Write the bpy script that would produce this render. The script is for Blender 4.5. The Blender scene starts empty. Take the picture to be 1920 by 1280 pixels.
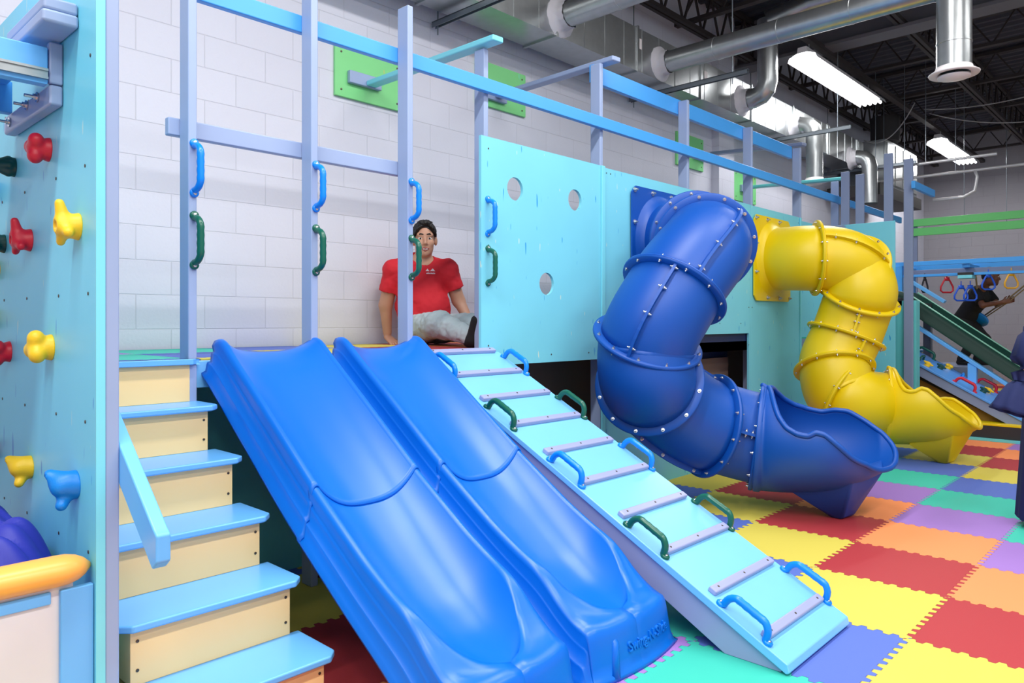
import bpy, bmesh, math, random
import numpy as np
from mathutils import Vector, Matrix
from mathutils.bvhtree import BVHTree
random.seed(7)
PI = math.pi
S = bpy.context.scene
C = S.collection

# ------------------------------------------------------------------ camera, world, lights, exposure
cam_d = bpy.data.cameras.new('camera'); cam = bpy.data.objects.new('camera', cam_d); C.objects.link(cam)
S.camera = cam
cam_d.sensor_width = 36.0
cam_d.lens = 36.0 * 1388.4 / 1920.0
cam_d.shift_y = -36.0 / 1920.0
cam.location = (0, 0, 1.26)
cam.rotation_euler = (PI / 2, 0, -0.8125)
cam_d.clip_start = 0.05

w = bpy.data.worlds.new('world'); S.world = w; w.use_nodes = True
bg = w.node_tree.nodes['Background']
bg.inputs[0].default_value = (0.86, 0.93, 1.0, 1)
bg.inputs[1].default_value = 0.45

def area(name, loc, sx, sy, power, rot=(0, 0, 0), col=(1.0, 0.985, 0.96)):
    l = bpy.data.lights.new(name, 'AREA'); l.shape = 'RECTANGLE'; l.size = sx; l.size_y = sy
    l.energy = power; l.color = col
    o = bpy.data.objects.new(name, l); o.location = loc; o.rotation_euler = rot; C.objects.link(o)
    return o
# the hall's rows of ceiling strip lights; the two that show in the photo are built as fixtures further down
LAMPROWS = [(-2.2, 1.7, 62), (0.4, 1.7, 92), (3.4, 1.7, 78), (6.4, 1.2, 46), (-2.2, -1.0, 80), (0.8, -1.0, 100), (3.8, -1.0, 72), (7.5, -1.6, 40), (-1.0, -3.6, 76), (3.0, -3.6, 66)]
for i, (lx, ly, pw) in enumerate(LAMPROWS):
    area('ceiling_lamp_light', (lx, ly, 4.6), 2.4, 0.26, pw)

vs = S.view_settings
S.display_settings.display_device = 'sRGB'
vs.view_transform = 'Standard'; vs.look = 'None'; vs.exposure = 0.29; vs.gamma = 1.0; vs.use_curve_mapping = False

# ------------------------------------------------------------------ materials
def lin(c):
    c = c / 255.0
    return c / 12.92 if c <= 0.04045 else ((c + 0.055) / 1.055) ** 2.4
def rgb(r, g, b): return (lin(r), lin(g), lin(b), 1.0)
def mat(name, col, rough=0.5, metal=0.0, var=0.04, vscale=6.0, bump=0.0, bscale=120.0, emit=None, estr=0.0, coat=0.0, spec=0.5):
    m = bpy.data.materials.new(name); m.use_nodes = True
    nt = m.node_tree; N = nt.nodes; L = nt.links; b = N['Principled BSDF']
    b.inputs['Roughness'].default_value = rough; b.inputs['Metallic'].default_value = metal
    b.inputs['Specular IOR Level'].default_value = spec
    b.inputs['Coat Weight'].default_value = coat
    tc = N.new('ShaderNodeTexCoord')
    n = N.new('ShaderNodeTexNoise'); n.inputs['Scale'].default_value = vscale; n.inputs['Detail'].default_value = 3
    L.new(tc.outputs['Object'], n.inputs['Vector'])
    mx = N.new('ShaderNodeMix'); mx.data_type = 'RGBA'
    c = rgb(*col)
    mx.inputs[6].default_value = tuple(x * (1 - var) for x in c[:3]) + (1,)
    mx.inputs[7].default_value = tuple(min(1, x * (1 + var)) for x in c[:3]) + (1,)
    L.new(n.outputs['Fac'], mx.inputs[0]); L.new(mx.outputs[2], b.inputs['Base Color'])
    if bump:
        n2 = N.new('ShaderNodeTexNoise'); n2.inputs['Scale'].default_value = bscale; n2.inputs['Detail'].default_value = 2
        L.new(tc.outputs['Object'], n2.inputs['Vector'])
        bp = N.new('ShaderNodeBump'); bp.inputs['Strength'].default_value = bump; bp.inputs['Distance'].default_value = 0.002
        L.new(n2.outputs['Fac'], bp.inputs['Height']); L.new(bp.outputs['Normal'], b.inputs['Normal'])
    if emit:
        b.inputs['Emission Color'].default_value = tuple(emit) + (1,); b.inputs['Emission Strength'].default_value = estr
    return m

def panel_mat(name, col, dark, light):
    """painted plywood with thin paint streaks and flecks"""
    m = mat(name, col, 0.38, 0, 0.05, 3.0, bump=0.08, bscale=60)
    nt = m.node_tree; N = nt.nodes; L = nt.links; b = N['Principled BSDF']
    src = b.inputs['Base Color'].links[0].from_socket
    tc = N.new('ShaderNodeTexCoord')
    prev = src
    for k, (cc, rot, sc, th) in enumerate([(dark, 0.6, (9, 9, 1.3), 0.765), (light, 2.3, (10, 10, 2.0), 0.765), (dark, -0.5, (12, 12, 1.6), 0.765)]):
        mp = N.new('ShaderNodeMapping'); mp.inputs['Rotation'].default_value = (rot * 0.6, rot, 0.3); mp.inputs['Scale'].default_value = sc
        mp.inputs['Location'].default_value = (k * 3.1, k * 1.7, 0)
        L.new(tc.outputs['Object'], mp.inputs['Vector'])
        n = N.new('ShaderNodeTexNoise'); n.inputs['Scale'].default_value = 4.2; n.inputs['Detail'].default_value = 1.0
        L.new(mp.outputs[0], n.inputs['Vector'])
        r = N.new('ShaderNodeMapRange'); r.inputs[1].default_value = th; r.inputs[2].default_value = th + 0.012
        L.new(n.outputs['Fac'], r.inputs[0])
        mx = N.new('ShaderNodeMix'); mx.data_type = 'RGBA'; mx.inputs[7].default_value = rgb(*cc)
        L.new(r.outputs[0], mx.inputs[0]); L.new(prev, mx.inputs[6]); prev = mx.outputs[2]
    L.new(prev, b.inputs['Base Color'])
    return m

def brick_mat(name, col, axis):
    m = bpy.data.materials.new(name); m.use_nodes = True
    nt = m.node_tree; N = nt.nodes; L = nt.links; b = N['Principled BSDF']
    b.inputs['Roughness'].default_value = 0.62
    tc = N.new('ShaderNodeTexCoord'); sp = N.new('ShaderNodeSeparateXYZ'); L.new(tc.outputs['Object'], sp.inputs[0])
    add = N.new('ShaderNodeMath'); add.operation = 'ADD'; add.inputs[1].default_value = 0.2032 + 4.064
    L.new(sp.outputs[axis], add.inputs[0])
    cb = N.new('ShaderNodeCombineXYZ'); L.new(add.outputs[0], cb.inputs[0]); L.new(sp.outputs[2], cb.inputs[1])
    br = N.new('ShaderNodeTexBrick'); br.offset = 0.5; br.squash = 1.0
    br.inputs['Scale'].default_value = 1.0; br.inputs['Brick Width'].default_value = 0.4064; br.inputs['Row Height'].default_value = 0.2032
    br.inputs['Mortar Size'].default_value = 0.0035; br.inputs['Mortar Smooth'].default_value = 0.6
    c = rgb(*col)
    br.inputs['Color1'].default_value = c; br.inputs['Color2'].default_value = tuple(x * 0.965 for x in c[:3]) + (1,)
    br.inputs['Mortar'].default_value = tuple(x * 0.87 for x in c[:3]) + (1,)
    L.new(cb.outputs[0], br.inputs['Vector'])
    L.new(br.outputs['Color'], b.inputs['Base Color'])
    n = N.new('ShaderNodeTexNoise'); n.inputs['Scale'].default_value = 55; n.inputs['Detail'].default_value = 4
    L.new(tc.outputs['Object'], n.inputs['Vector'])
    mu = N.new('ShaderNodeMath'); mu.operation = 'MULTIPLY_ADD'; mu.inputs[1].default_value = -3.0
    L.new(br.outputs['Fac'], mu.inputs[0]); L.new(n.outputs['Fac'], mu.inputs[2])
    bp = N.new('ShaderNodeBump'); bp.inputs['Strength'].default_value = 0.45; bp.inputs['Distance'].default_value = 0.0035
    L.new(mu.outputs[0], bp.inputs['Height']); L.new(bp.outputs['Normal'], b.inputs['Normal'])
    return m

def foam_mat(name, ox, oy, size=0.61):
    """interlocking foam tiles: six colours in diagonal order, jigsaw teeth along every edge"""
    m = bpy.data.materials.new(name); m.use_nodes = True
    nt = m.node_tree; N = nt.nodes; L = nt.links; b = N['Principled BSDF']
    b.inputs['Roughness'].default_value = 0.62; b.inputs['Specular IOR Level'].default_value = 0.35
    tc = N.new('ShaderNodeTexCoord'); sp = N.new('ShaderNodeSeparateXYZ'); L.new(tc.outputs['Object'], sp.inputs[0])
    def M(op, a, bb=None, cc=None):
        n = N.new('ShaderNodeMath'); n.operation = op
        for k, v in enumerate((a, bb, cc)):
            if v is None: continue
            if isinstance(v, (int, float)): n.inputs[k].default_value = v
            else: L.new(v, n.inputs[k])
        return n.outputs[0]
    u = M('DIVIDE', M('SUBTRACT', sp.outputs[0], ox), size)
    v = M('DIVIDE', M('SUBTRACT', sp.outputs[1], oy), size)
    def sq(x):   # smooth square wave, ten teeth per tile
        s = M('SINE', M('MULTIPLY', x, 2 * PI * 10))
        s = M('MULTIPLY', s, 2.6)
        return M('MINIMUM', M('MAXIMUM', s, -1.0), 1.0)
    def dov(a, bb):  # tooth with slight dovetail
        return M('MULTIPLY', sq(a), 0.019)
    u2 = M('ADD', u, dov(v, u)); v2 = M('ADD', v, dov(u, v))
    i = M('FLOOR', u2); j = M('FLOOR', v2)
    k = M('SUBTRACT', i, j)
    k = M('SUBTRACT', k, M('MULTIPLY', M('FLOOR', M('DIVIDE', M('ADD', k, 0.5), 6.0)), 6.0))
    k = M('DIVIDE', M('ADD', k, 0.5), 6.0)
    cr = N.new('ShaderNodeValToRGB'); cr.color_ramp.interpolation = 'CONSTANT'
    cols = [(214, 198, 84), (172, 54, 60), (248, 146, 90), (158, 118, 196), (60, 192, 170), (86, 110, 192)]
    el = cr.color_ramp.elements
    el[0].position = 0; el[0].color = rgb(*cols[0]); el[1].position = 1 / 6; el[1].color = rgb(*cols[1])
    for q in range(2, 6):
        e = el.new(q / 6); e.color = rgb(*cols[q])
    L.new(k, cr.inputs[0])
    # thin dark seam
    fu = M('ABSOLUTE', M('SUBTRACT', M('FRACT', u2), 0.5)); fv = M('ABSOLUTE', M('SUBTRACT', M('FRACT', v2), 0.5))
    e = M('MAXIMUM', fu, fv)
    r = N.new('ShaderNodeMapRange'); r.inputs[1].default_value = 0.494; r.inputs[2].default_value = 0.4995; L.new(e, r.inputs[0])
    mx = N.new('ShaderNodeMix'); mx.data_type = 'RGBA'; mx.blend_type = 'MULTIPLY'; mx.inputs[7].default_value = (0.55, 0.5, 0.5, 1)
    L.new(r.outputs[0], mx.inputs[0]); L.new(cr.outputs[0], mx.inputs[6])
    n = N.new('ShaderNodeTexNoise'); n.inputs['Scale'].default_value = 220; L.new(tc.outputs['Object'], n.inputs['Vector'])
    L.new(mx.outputs[2], b.inputs['Base Color'])
    h = M('SUBTRACT', n.outputs['Fac'], M('MULTIPLY', r.outputs[0], 3.0))
    bp = N.new('ShaderNodeBump'); bp.inputs['Strength'].default_value = 0.25; bp.inputs['Distance'].default_value = 0.002
    L.new(h, bp.inputs['Height']); L.new(bp.outputs['Normal'], b.inputs['Normal'])
    return m

Mt = dict(
    wall=brick_mat('painted_block', (212, 213, 226), 0),
    wallx=brick_mat('painted_block_dimmed', (160, 158, 166), 1),  # same wall paint, darkened: the far end's dimmer light is in the colour
    foam=foam_mat('foam_tiles', 3.837, 1.4955),
    cyan=panel_mat('cyan_panel', (122, 208, 228), (40, 150, 215), (200, 225, 215)),
    cyanL=panel_mat('cyan_climbing_panel', (116, 210, 234), (60, 150, 215), (175, 220, 225)),
    cyanedge=mat('cyan_edge', (124, 214, 230), 0.35),
    teal=mat('teal_board', (100, 200, 205), 0.4),
    lav=mat('lavender_paint', (150, 168, 204), 0.38, var=0.05),
    grey=mat('slate_paint', (132, 146, 180), 0.42, var=0.05),
    rung=mat('rung_paint', (154, 160, 200), 0.35),
    rail=mat('blue_rail', (72, 162, 240), 0.35),
    sky=mat('sky_blue_paint', (106, 182, 246), 0.3, var=0.03),
    skyc=mat('ramp_paint', (122, 194, 242), 0.3, var=0.04),
    cream=mat('cream_ply', (255, 214, 150), 0.4, var=0.03),
    green=panel_mat('green_board', (126, 214, 136), (225, 190, 90), (120, 225, 190)),
    slide=mat('slide_blue', (0, 104, 208), 0.33, var=0.04, vscale=2, bump=0.06, bscale=250),
    tube=mat('tube_blue', (0, 76, 168), 0.46, var=0.05, vscale=2, bump=0.12, bscale=300),
    tubey=mat('tube_yellow', (228, 198, 0), 0.42, var=0.04, vscale=2, bump=0.12, bscale=300),
    hblue=mat('handle_blue', (0, 132, 232), 0.3), hgreen=mat('handle_green', (10, 92, 74), 0.3),
    steel=mat('bolt_steel', (205, 205, 210), 0.25, 0.9), screw=mat('screw_dark', (90, 80, 70), 0.4, 0.6),
    red=mat('hold_red', (206, 24, 48), 0.42, bump=0.2, bscale=300), yel=mat('hold_yellow', (246, 200, 30), 0.42, bump=0.2, bscale=300),
    dgreen=mat('hold_green', (4, 72, 66), 0.42, bump=0.2, bscale=300), blu=mat('hold_blue', (0, 130, 222), 0.42, bump=0.2, bscale=300),
    galv=mat('galvanised', (176, 180, 182), 0.3, 0.85, var=0.14, vscale=14, bump=0.35, bscale=18),
    seal=mat('duct_sealant', (200, 198, 205), 0.7, var=0.08, bump=0.5, bscale=60),
    whitep=mat('white_diffuser', (225, 218, 218), 0.5),
    roof=mat('roof_deck', (66, 66, 76), 0.6, 0.1, var=0.1, vscale=4),
    joist=mat('joist_steel', (62, 56, 56), 0.6, 0.3, var=0.12, vscale=8),
    girder=mat('girder_paint', (104, 102, 108), 0.6, var=0.06),
    strut=mat('strut_channel', (130, 138, 146), 0.4, 0.7),
    lamp=mat('lamp_white', (255, 255, 255), 0.4, emit=(1, 1, 1), estr=9.0),
    lampbody=mat('lamp_housing', (215, 215, 218), 0.4),
    darkm=mat('dark_unit', (40, 38, 40), 0.6), wood=mat('brown_board_lightened', (124, 104, 96), 0.6, var=0.1, vscale=3),
    navy=mat('navy_cloth', (22, 34, 84), 0.85, var=0.12, vscale=10, bump=0.4, bscale=400),
    royal=mat('royal_fabric', (44, 50, 168), 0.55, var=0.1, bump=0.3, bscale=30),
    pad=mat('orange_vinyl', (250, 176, 80), 0.32, var=0.03, bump=0.05, bscale=20),
    white=mat('white_board', (226, 222, 226), 0.4), black=mat('black_cloth', (18, 18, 22), 0.85, var=0.2),
    shirt=mat('red_cotton', (206, 26, 42), 0.8, var=0.05, bump=0.3, bscale=300),
    pants=mat('grey_denim', (178, 192, 196), 0.85, var=0.08, vscale=14, bump=0.3, bscale=350),
    skin=mat('skin_tan', (196, 144, 118), 0.5, var=0.04), skin2=mat('skin_brown', (112, 70, 52), 0.5, var=0.05),
    hair=mat('dark_hair', (17, 11, 9), 0.55, var=0.3, vscale=40, bump=0.8, bscale=160),
    lip=mat('lip', (160, 84, 78), 0.45), eyew=mat('eye_white', (230, 226, 222), 0.3), iris=mat('iris', (38, 22, 14), 0.2),
    print=mat('shirt_print', (240, 214, 220), 0.7), dslide=mat('dark_green_slide', (0, 48, 40), 0.5, spec=0.3),
    dkblue=mat('dark_blue_board', (22, 36, 88), 0.5), mustard=mat('mustard_board', (150, 110, 30), 0.6),
    rope=mat('rope', (150, 130, 96), 0.8), ringy=mat('ring_yellow', (228, 170, 40), 0.4), ringr=mat('ring_red', (190, 24, 44), 0.4),
    ringb=mat('ring_blue', (20, 90, 220), 0.4), ringk=mat('ring_black', (26, 26, 40), 0.4),
    wire=mat('white_wire', (170, 170, 172), 0.5), whitepipe=mat('white_pipe', (205, 205, 208), 0.35, 0.3),
    midblue=mat('ramp_blue', (92, 160, 240), 0.35), fargreen=mat('far_green_board', (104, 206, 116), 0.4),
)

# ------------------------------------------------------------------ mesh builder
def frame(d):
    d = Vector(d).normalized()
    a = Vector((0, 0, 1)) if abs(d.z) < 0.95 else Vector((1, 0, 0))
    x = a.cross(d).normalized(); y = d.cross(x).normalized()
    return x, y, d
class MB:
    def __init__(s): s.v = []; s.f = []; s.mi = []; s.cur = 0
    def add(s, vs, fs):
        o = len(s.v); s.v += [tuple(v) for v in vs]
        for f in fs: s.f.append(tuple(i + o for i in f)); s.mi.append(s.cur)
    def box(s, x0, x1, y0, y1, z0, z1):
        v = [(x, y, z) for z in (z0, z1) for y in (y0, y1) for x in (x0, x1)]
        s.add(v, [(0, 2, 3, 1), (4, 5, 7, 6), (0, 1, 5, 4), (2, 6, 7, 3), (0, 4, 6, 2), (1, 3, 7, 5)]); return s
    def obox(s, c, ax, ay, az, hx, hy, hz):
        c = Vector(c); ax, ay, az = [Vector(q).normalized() for q in (ax, ay, az)]
        v = [c + ax * hx * i + ay * hy * j + az * hz * k for k in (-1, 1) for j in (-1, 1) for i in (-1, 1)]
        s.add(v, [(0, 2, 3, 1), (4, 5, 7, 6), (0, 1, 5, 4), (2, 6, 7, 3), (0, 4, 6, 2), (1, 3, 7, 5)]); return s
    def bar(s, p, q, w, h, up=(0, 0, 1)):   # rectangular bar between two points
        p = Vector(p); q = Vector(q); d = (q - p); L = d.length; d.normalize()
        x = Vector(up).cross(d); x = x.normalized() if x.length > 1e-5 else Vector((1, 0, 0)); y = d.cross(x).normalized()
        return s.obox((p + q) / 2, x, y, d, w / 2, h / 2, L / 2)
    def tube(s, pts, r, seg=12, cap=True):
        pts = [Vector(p) for p in pts]; n = len(pts)
        rr = r if isinstance(r, (list, tuple)) else [r] * n
        T = []
        for i in range(n):
            a = pts[max(0, i - 1)]; b = pts[min(n - 1, i + 1)]; T.append((b - a).normalized())
        x, y, _ = frame(T[0]); vs = []
        for i in range(n):
            x = (x - T[i] * x.dot(T[i])).normalized(); y = T[i].cross(x)
            for k in range(seg):
                a = 2 * PI * k / seg; vs.append(pts[i] + (x * math.cos(a) + y * math.sin(a)) * rr[i])
        fs = [(i * seg + k, i * seg + (k + 1) % seg, (i + 1) * seg + (k + 1) % seg, (i + 1) * seg + k) for i in range(n - 1) for k in range(seg)]
        if cap: fs += [tuple(range(seg))[::-1], tuple((n - 1) * seg + k for k in range(seg))]
        s.add(vs, fs); return s
    def cyl(s, p, q, r, seg=20, r2=None): return s.tube([p, q], [r, r if r2 is None else r2], seg)
    def lathe(s, c, d, prof, seg=28, cap=True):  # prof: (along, radius)
        x, y, d = frame(d); c = Vector(c); vs = []
        for (t, r) in prof:
            for k in range(seg):
                a = 2 * PI * k / seg; vs.append(c + d * t + (x * math.cos(a) + y * math.sin(a)) * r)
        n = len(prof)
        fs = [(i * seg + k, i * seg + (k + 1) % seg, (i + 1) * seg + (k + 1) % seg, (i + 1) * seg + k) for i in range(n - 1) for k in range(seg)]
        if cap: fs += [tuple(range(seg))[::-1], tuple((n - 1) * seg + k for k in range(seg))]
        s.add(vs, fs); return s
    def grid(s, P, closed=False):   # P rows of points
        R = len(P); K = len(P[0]); vs = [p for row in P for p in row]
        kk = K if closed else K - 1
        s.add(vs, [(i * K + k, i * K + (k + 1) % K, (i + 1) * K + (k + 1) % K, (i + 1) * K + k) for i in range(R - 1) for k in range(kk)]); return s
    def prism(s, poly, axis, a, b):   # extrude 2D polygon along axis; 2D coords are the other two axes in order
        def P(u, v, t):
            return {0: (t, u, v), 1: (u, t, v), 2: (u, v, t)}[axis]
        n = len(poly); vs = [P(u, v, a) for u, v in poly] + [P(u, v, b) for u, v in poly]
        s.add(vs, [tuple(range(n))[::-1], tuple(range(n, 2 * n))] + [(i, (i + 1) % n, n + (i + 1) % n, n + i) for i in range(n)]); return s
    def build(s, name, m, parent=None, smooth=False, bev=0.0, bseg=2, origin=None, auto=None):
        me = bpy.data.meshes.new(name)
        og = Vector(origin) if origin is not None else Vector((0, 0, 0))
        if parent is None and origin is None and s.v:
            xs = [v[0] for v in s.v]; ys = [v[1] for v in s.v]; zs = [v[2] for v in s.v]
            og = Vector(((min(xs) + max(xs)) / 2, (min(ys) + max(ys)) / 2, min(zs)))
        me.from_pydata([tuple(Vector(v) - og) for v in s.v], [], s.f)
        for mm in (m if isinstance(m, (list, tuple)) else [m]): me.materials.append(Mt[mm] if isinstance(mm, str) else mm)
        me.polygons.foreach_set('material_index', s.mi)
        bm = bmesh.new(); bm.from_mesh(me); bmesh.ops.recalc_face_normals(bm, faces=bm.faces); bm.to_mesh(me); bm.free()
        o = bpy.data.objects.new(name, me); C.objects.link(o)
        if smooth:
            me.polygons.foreach_set('use_smooth', [True] * len(me.polygons))
            if auto:
                me.set_sharp_from_angle(angle=math.radians(auto))
        if bev:
            b = o.modifiers.new('bevel', 'BEVEL'); b.width = bev; b.segments = bseg; b.limit_method = 'ANGLE'; b.angle_limit = math.radians(40)
            me.polygons.foreach_set('use_smooth', [True] * len(me.polygons)); b.harden_normals = True
        place(o, Matrix.Translation(og), parent)
        return o
WM = {}
def place(o, M, parent=None):
    """give o the world matrix M under parent"""
    if parent is not None:
        o.parent = parent; o.matrix_parent_inverse = WM[parent.name].inverted()
    o.matrix_basis = M; WM[o.name] = M.copy()
    return o
def tag(o, label=None, cat=None, group=None, kind=None):
    if label: o['label'] = label
    if cat: o['category'] = cat
    if group: o['group'] = group
    if kind: o['kind'] = kind
    return o
def thing(name, loc, label, cat, group=None):
    o = bpy.data.objects.new(name, None); C.objects.link(o); o.empty_display_size = 0.1
    place(o, Matrix.Translation(Vector(loc))); return tag(o, label, cat, group)
def copyat(src, M, parent=None):
    """copy an object with its children; M is the new world matrix of a template modelled at the origin"""
    o = src.copy(); C.objects.link(o); place(o, M, parent)
    for ch in list(src.children):
        copyat(ch, M @ WM[src.name].inverted() @ WM[ch.name], o)
    return o
def wmat(loc, x, y, z):
    x, y, z = Vector(x).normalized(), Vector(y).normalized(), Vector(z).normalized()
    M = Matrix.Identity(4)
    for i in range(3): M[i][0] = x[i]; M[i][1] = y[i]; M[i][2] = z[i]; M[i][3] = loc[i]
    return M
class Once:
    """first call builds, later calls copy"""
    def __init__(s, fn): s.fn = fn; s.t = None
    def __call__(s, M, parent=None, name=None):
        if s.t is None:
            s.t = s.fn(parent); place(s.t, Matrix.Identity(4), parent)
            mv = s.t
            kids = [(c, WM[c.name].copy()) for c in s.t.children]
            place(mv, M, parent)
            for c, m0 in kids: place(c, M @ m0, mv)
            return mv
        return copyat(s.t, M, parent)

# ------------------------------------------------------------------ SDF mesher for bodies, holds and soft shapes
def sdf(prims, res=0.01, margin=0.05):
    lo = np.array([1e9] * 3); hi = -lo
    B = []
    for p in prims:
        if p['t'] == 'cap':
            a = np.array(p['a'], float); b = np.array(p['b'], float); R = max(p['ra'], p['rb'])
            l = np.minimum(a, b) - R; h = np.maximum(a, b) + R
        else:
            c = np.array(p['c'], float); R = max(p['r']); l = c - R; h = c + R
        B.append((l, h))
        if not p.get('sub'): lo = np.minimum(lo, l); hi = np.maximum(hi, h)
    lo -= 3 * res; hi += 3 * res
    n = np.ceil((hi - lo) / res).astype(int) + 1
    F = np.full(n, 0.08, np.float32)
    ax = [lo[i] + res * np.arange(n[i]) for i in range(3)]
    for p, (l, h) in zip(prims, B):
        k = p.get('k', 0.02); mg = margin + k
        i0 = np.maximum(((l - mg - lo) / res).astype(int), 0); i1 = np.minimum(((h + mg - lo) / res).astype(int) + 2, n)
        if (i1 <= i0).any(): continue
        X, Y, Z = np.meshgrid(ax[0][i0[0]:i1[0]], ax[1][i0[1]:i1[1]], ax[2][i0[2]:i1[2]], indexing='ij')
        P = np.stack([X, Y, Z], -1)
        if p['t'] == 'cap':
            a = np.array(p['a'], float); b = np.array(p['b'], float); ba = b - a; L2 = max(ba @ ba, 1e-12)
            t = np.clip(((P - a) @ ba) / L2, 0, 1)
            d = np.linalg.norm(P - a - t[..., None] * ba, axis=-1) - (p['ra'] + (p['rb'] - p['ra']) * t)
        else:
            R = np.array(p['m'], float) if 'm' in p else np.eye(3)   # rows = local axes
            q = (P - np.array(p['c'], float)) @ R.T; r = np.array(p['r'], float)
            k0 = np.linalg.norm(q / r, axis=-1); k1 = np.linalg.norm(q / (r * r), axis=-1) + 1e-9
            d = k0 * (k0 - 1) / k1
        for (cp, cn) in p.get('cut', []):
            cn = np.array(cn, float); cn = cn / np.linalg.norm(cn)
            d = np.maximum(d, (P - np.array(cp, float)) @ cn)
        sl = F[i0[0]:i1[0], i0[1]:i1[1], i0[2]:i1[2]]
        if p.get('sub'):
            hh = np.clip(0.5 - 0.5 * (sl + d) / k, 0, 1); sl[...] = sl * (1 - hh) + (-d) * hh + k * hh * (1 - hh)
        else:
            hh = np.clip(0.5 + 0.5 * (sl - d) / k, 0, 1); sl[...] = sl * (1 - hh) + d * hh - k * hh * (1 - hh)
    ins = F < 0
    c = np.zeros(np.array(F.shape) - 1, int)
    for dx in (0, 1):
        for dy in (0, 1):
            for dz in (0, 1):
                c += ins[dx:dx + c.shape[0], dy:dy + c.shape[1], dz:dz + c.shape[2]]
    act = (c > 0) & (c < 8)
    idx = np.argwhere(act); ids = np.full(act.shape, -1); ids[act] = np.arange(len(idx))
    corners = {}
    for dx in (0, 1):
        for dy in (0, 1):
            for dz in (0, 1): corners[(dx, dy, dz)] = F[idx[:, 0] + dx, idx[:, 1] + dy, idx[:, 2] + dz]
    acc = np.zeros((len(idx), 3)); cnt = np.zeros(len(idx))
    ks = list(corners)
    for a in ks:
        for d in range(3):
            if a[d] == 0:
                b = list(a); b[d] = 1; b = tuple(b)
                fa, fb = corners[a], corners[b]; m = (fa < 0) != (fb < 0)
                t = np.where(m, fa / np.where(m, fa - fb, 1), 0)
                pos = np.tile(np.array(a, float), (len(idx), 1)); pos[:, d] += t
                acc[m] += pos[m]; cnt[m] += 1
    V = lo + (idx + acc / cnt[:, None]) * res
    Fc = []
    for d in range(3):
        u, v = (d + 1) % 3, (d + 2) % 3
        sl0 = [slice(None)] * 3; sl1 = [slice(None)] * 3; sl0[d] = slice(0, -1); sl1[d] = slice(1, None)
        e = np.argwhere(ins[tuple(sl0)] != ins[tuple(sl1)])
        e = e[(e[:, u] > 0) & (e[:, v] > 0) & (e[:, u] < ids.shape[u]) & (e[:, v] < ids.shape[v]) & (e[:, d] < ids.shape[d])]
        if not len(e): continue
        q = []
        for (du, dv) in ((1, 1), (0, 1), (0, 0), (1, 0)):
            g = e.copy(); g[:, u] -= du; g[:, v] -= dv; q.append(ids[g[:, 0], g[:, 1], g[:, 2]])
        q = np.stack(q, 1); flip = ~ins[e[:, 0], e[:, 1], e[:, 2]]; q[flip] = q[flip][:, ::-1]
        Fc.append(q)
    Fc = np.concatenate(Fc); Fc = Fc[(Fc >= 0).all(1)]
    mb = MB(); mb.v = [tuple(x) for x in V]; mb.f = [tuple(int(i) for i in x) for x in Fc]; mb.mi = [0] * len(mb.f)
    return mb
def folds(o, size, strength):
    t = bpy.data.textures.new('folds', 'CLOUDS'); t.noise_scale = size; t.noise_depth = 2
    m = o.modifiers.new('folds', 'DISPLACE'); m.texture = t; m.strength = strength; m.mid_level = 0.5; return o
def cap(a, b, ra, rb=None, k=0.02, **kw): return dict(t='cap', a=tuple(a), b=tuple(b), ra=ra, rb=ra if rb is None else rb, k=k, **kw)
def ell(c, r, m=None, k=0.02, **kw):
    d = dict(t='ell', c=tuple(c), r=tuple(r), k=k, **kw)
    if m is not None: d['m'] = m
    return d

# ------------------------------------------------------------------ room shell
WY = 4.56; WX = 17.8
tag(MB().box(-3.2, WX + 0.1, -4.5, WY + 0.1, -0.12, 0.0).build('floor', 'foam', origin=(0, 0, 0)), 'floor of interlocking foam tiles in six bright colours', kind='structure')
tag(MB().box(-3.2, WX + 0.1, WY, WY + 0.2, 0, 5.4).build('wall_back', 'wall', origin=(0, 0, 0)), 'long white painted concrete block wall', kind='structure')
tag(MB().box(WX, WX + 0.2, -4.5, WY, 0, 5.4).build('wall_right', 'wallx', origin=(0, 0, 0)), 'grey painted concrete block wall at the far end', kind='structure')
tag(MB().box(8.45, 8.85, WY - 0.1, WY, 0, 5.3).build('trim_1', 'wall', origin=(0, 0, 0)), 'shallow block pilaster on the long wall', kind='structure')
RZ = 5.15
roof = MB()
y = -4.5; P0 = []
xx = -3.2
pts = []
while xx < WX:
    pts += [(xx, RZ + 0.04), (xx + 0.09, RZ + 0.04), (xx + 0.11, RZ), (xx + 0.17, RZ)]; xx += 0.19
roof.grid([[(px, -4.5, pz) for px, pz in pts], [(px, WY, pz) for px, pz in pts]])
roof.box(-3.2, WX, -4.5, WY, RZ + 0.1, RZ + 0.16)
ceil = tag(roof.build('ceiling', 'roof', origin=(0, 0, 0)), 'dark corrugated metal roof deck', kind='structure')

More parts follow.
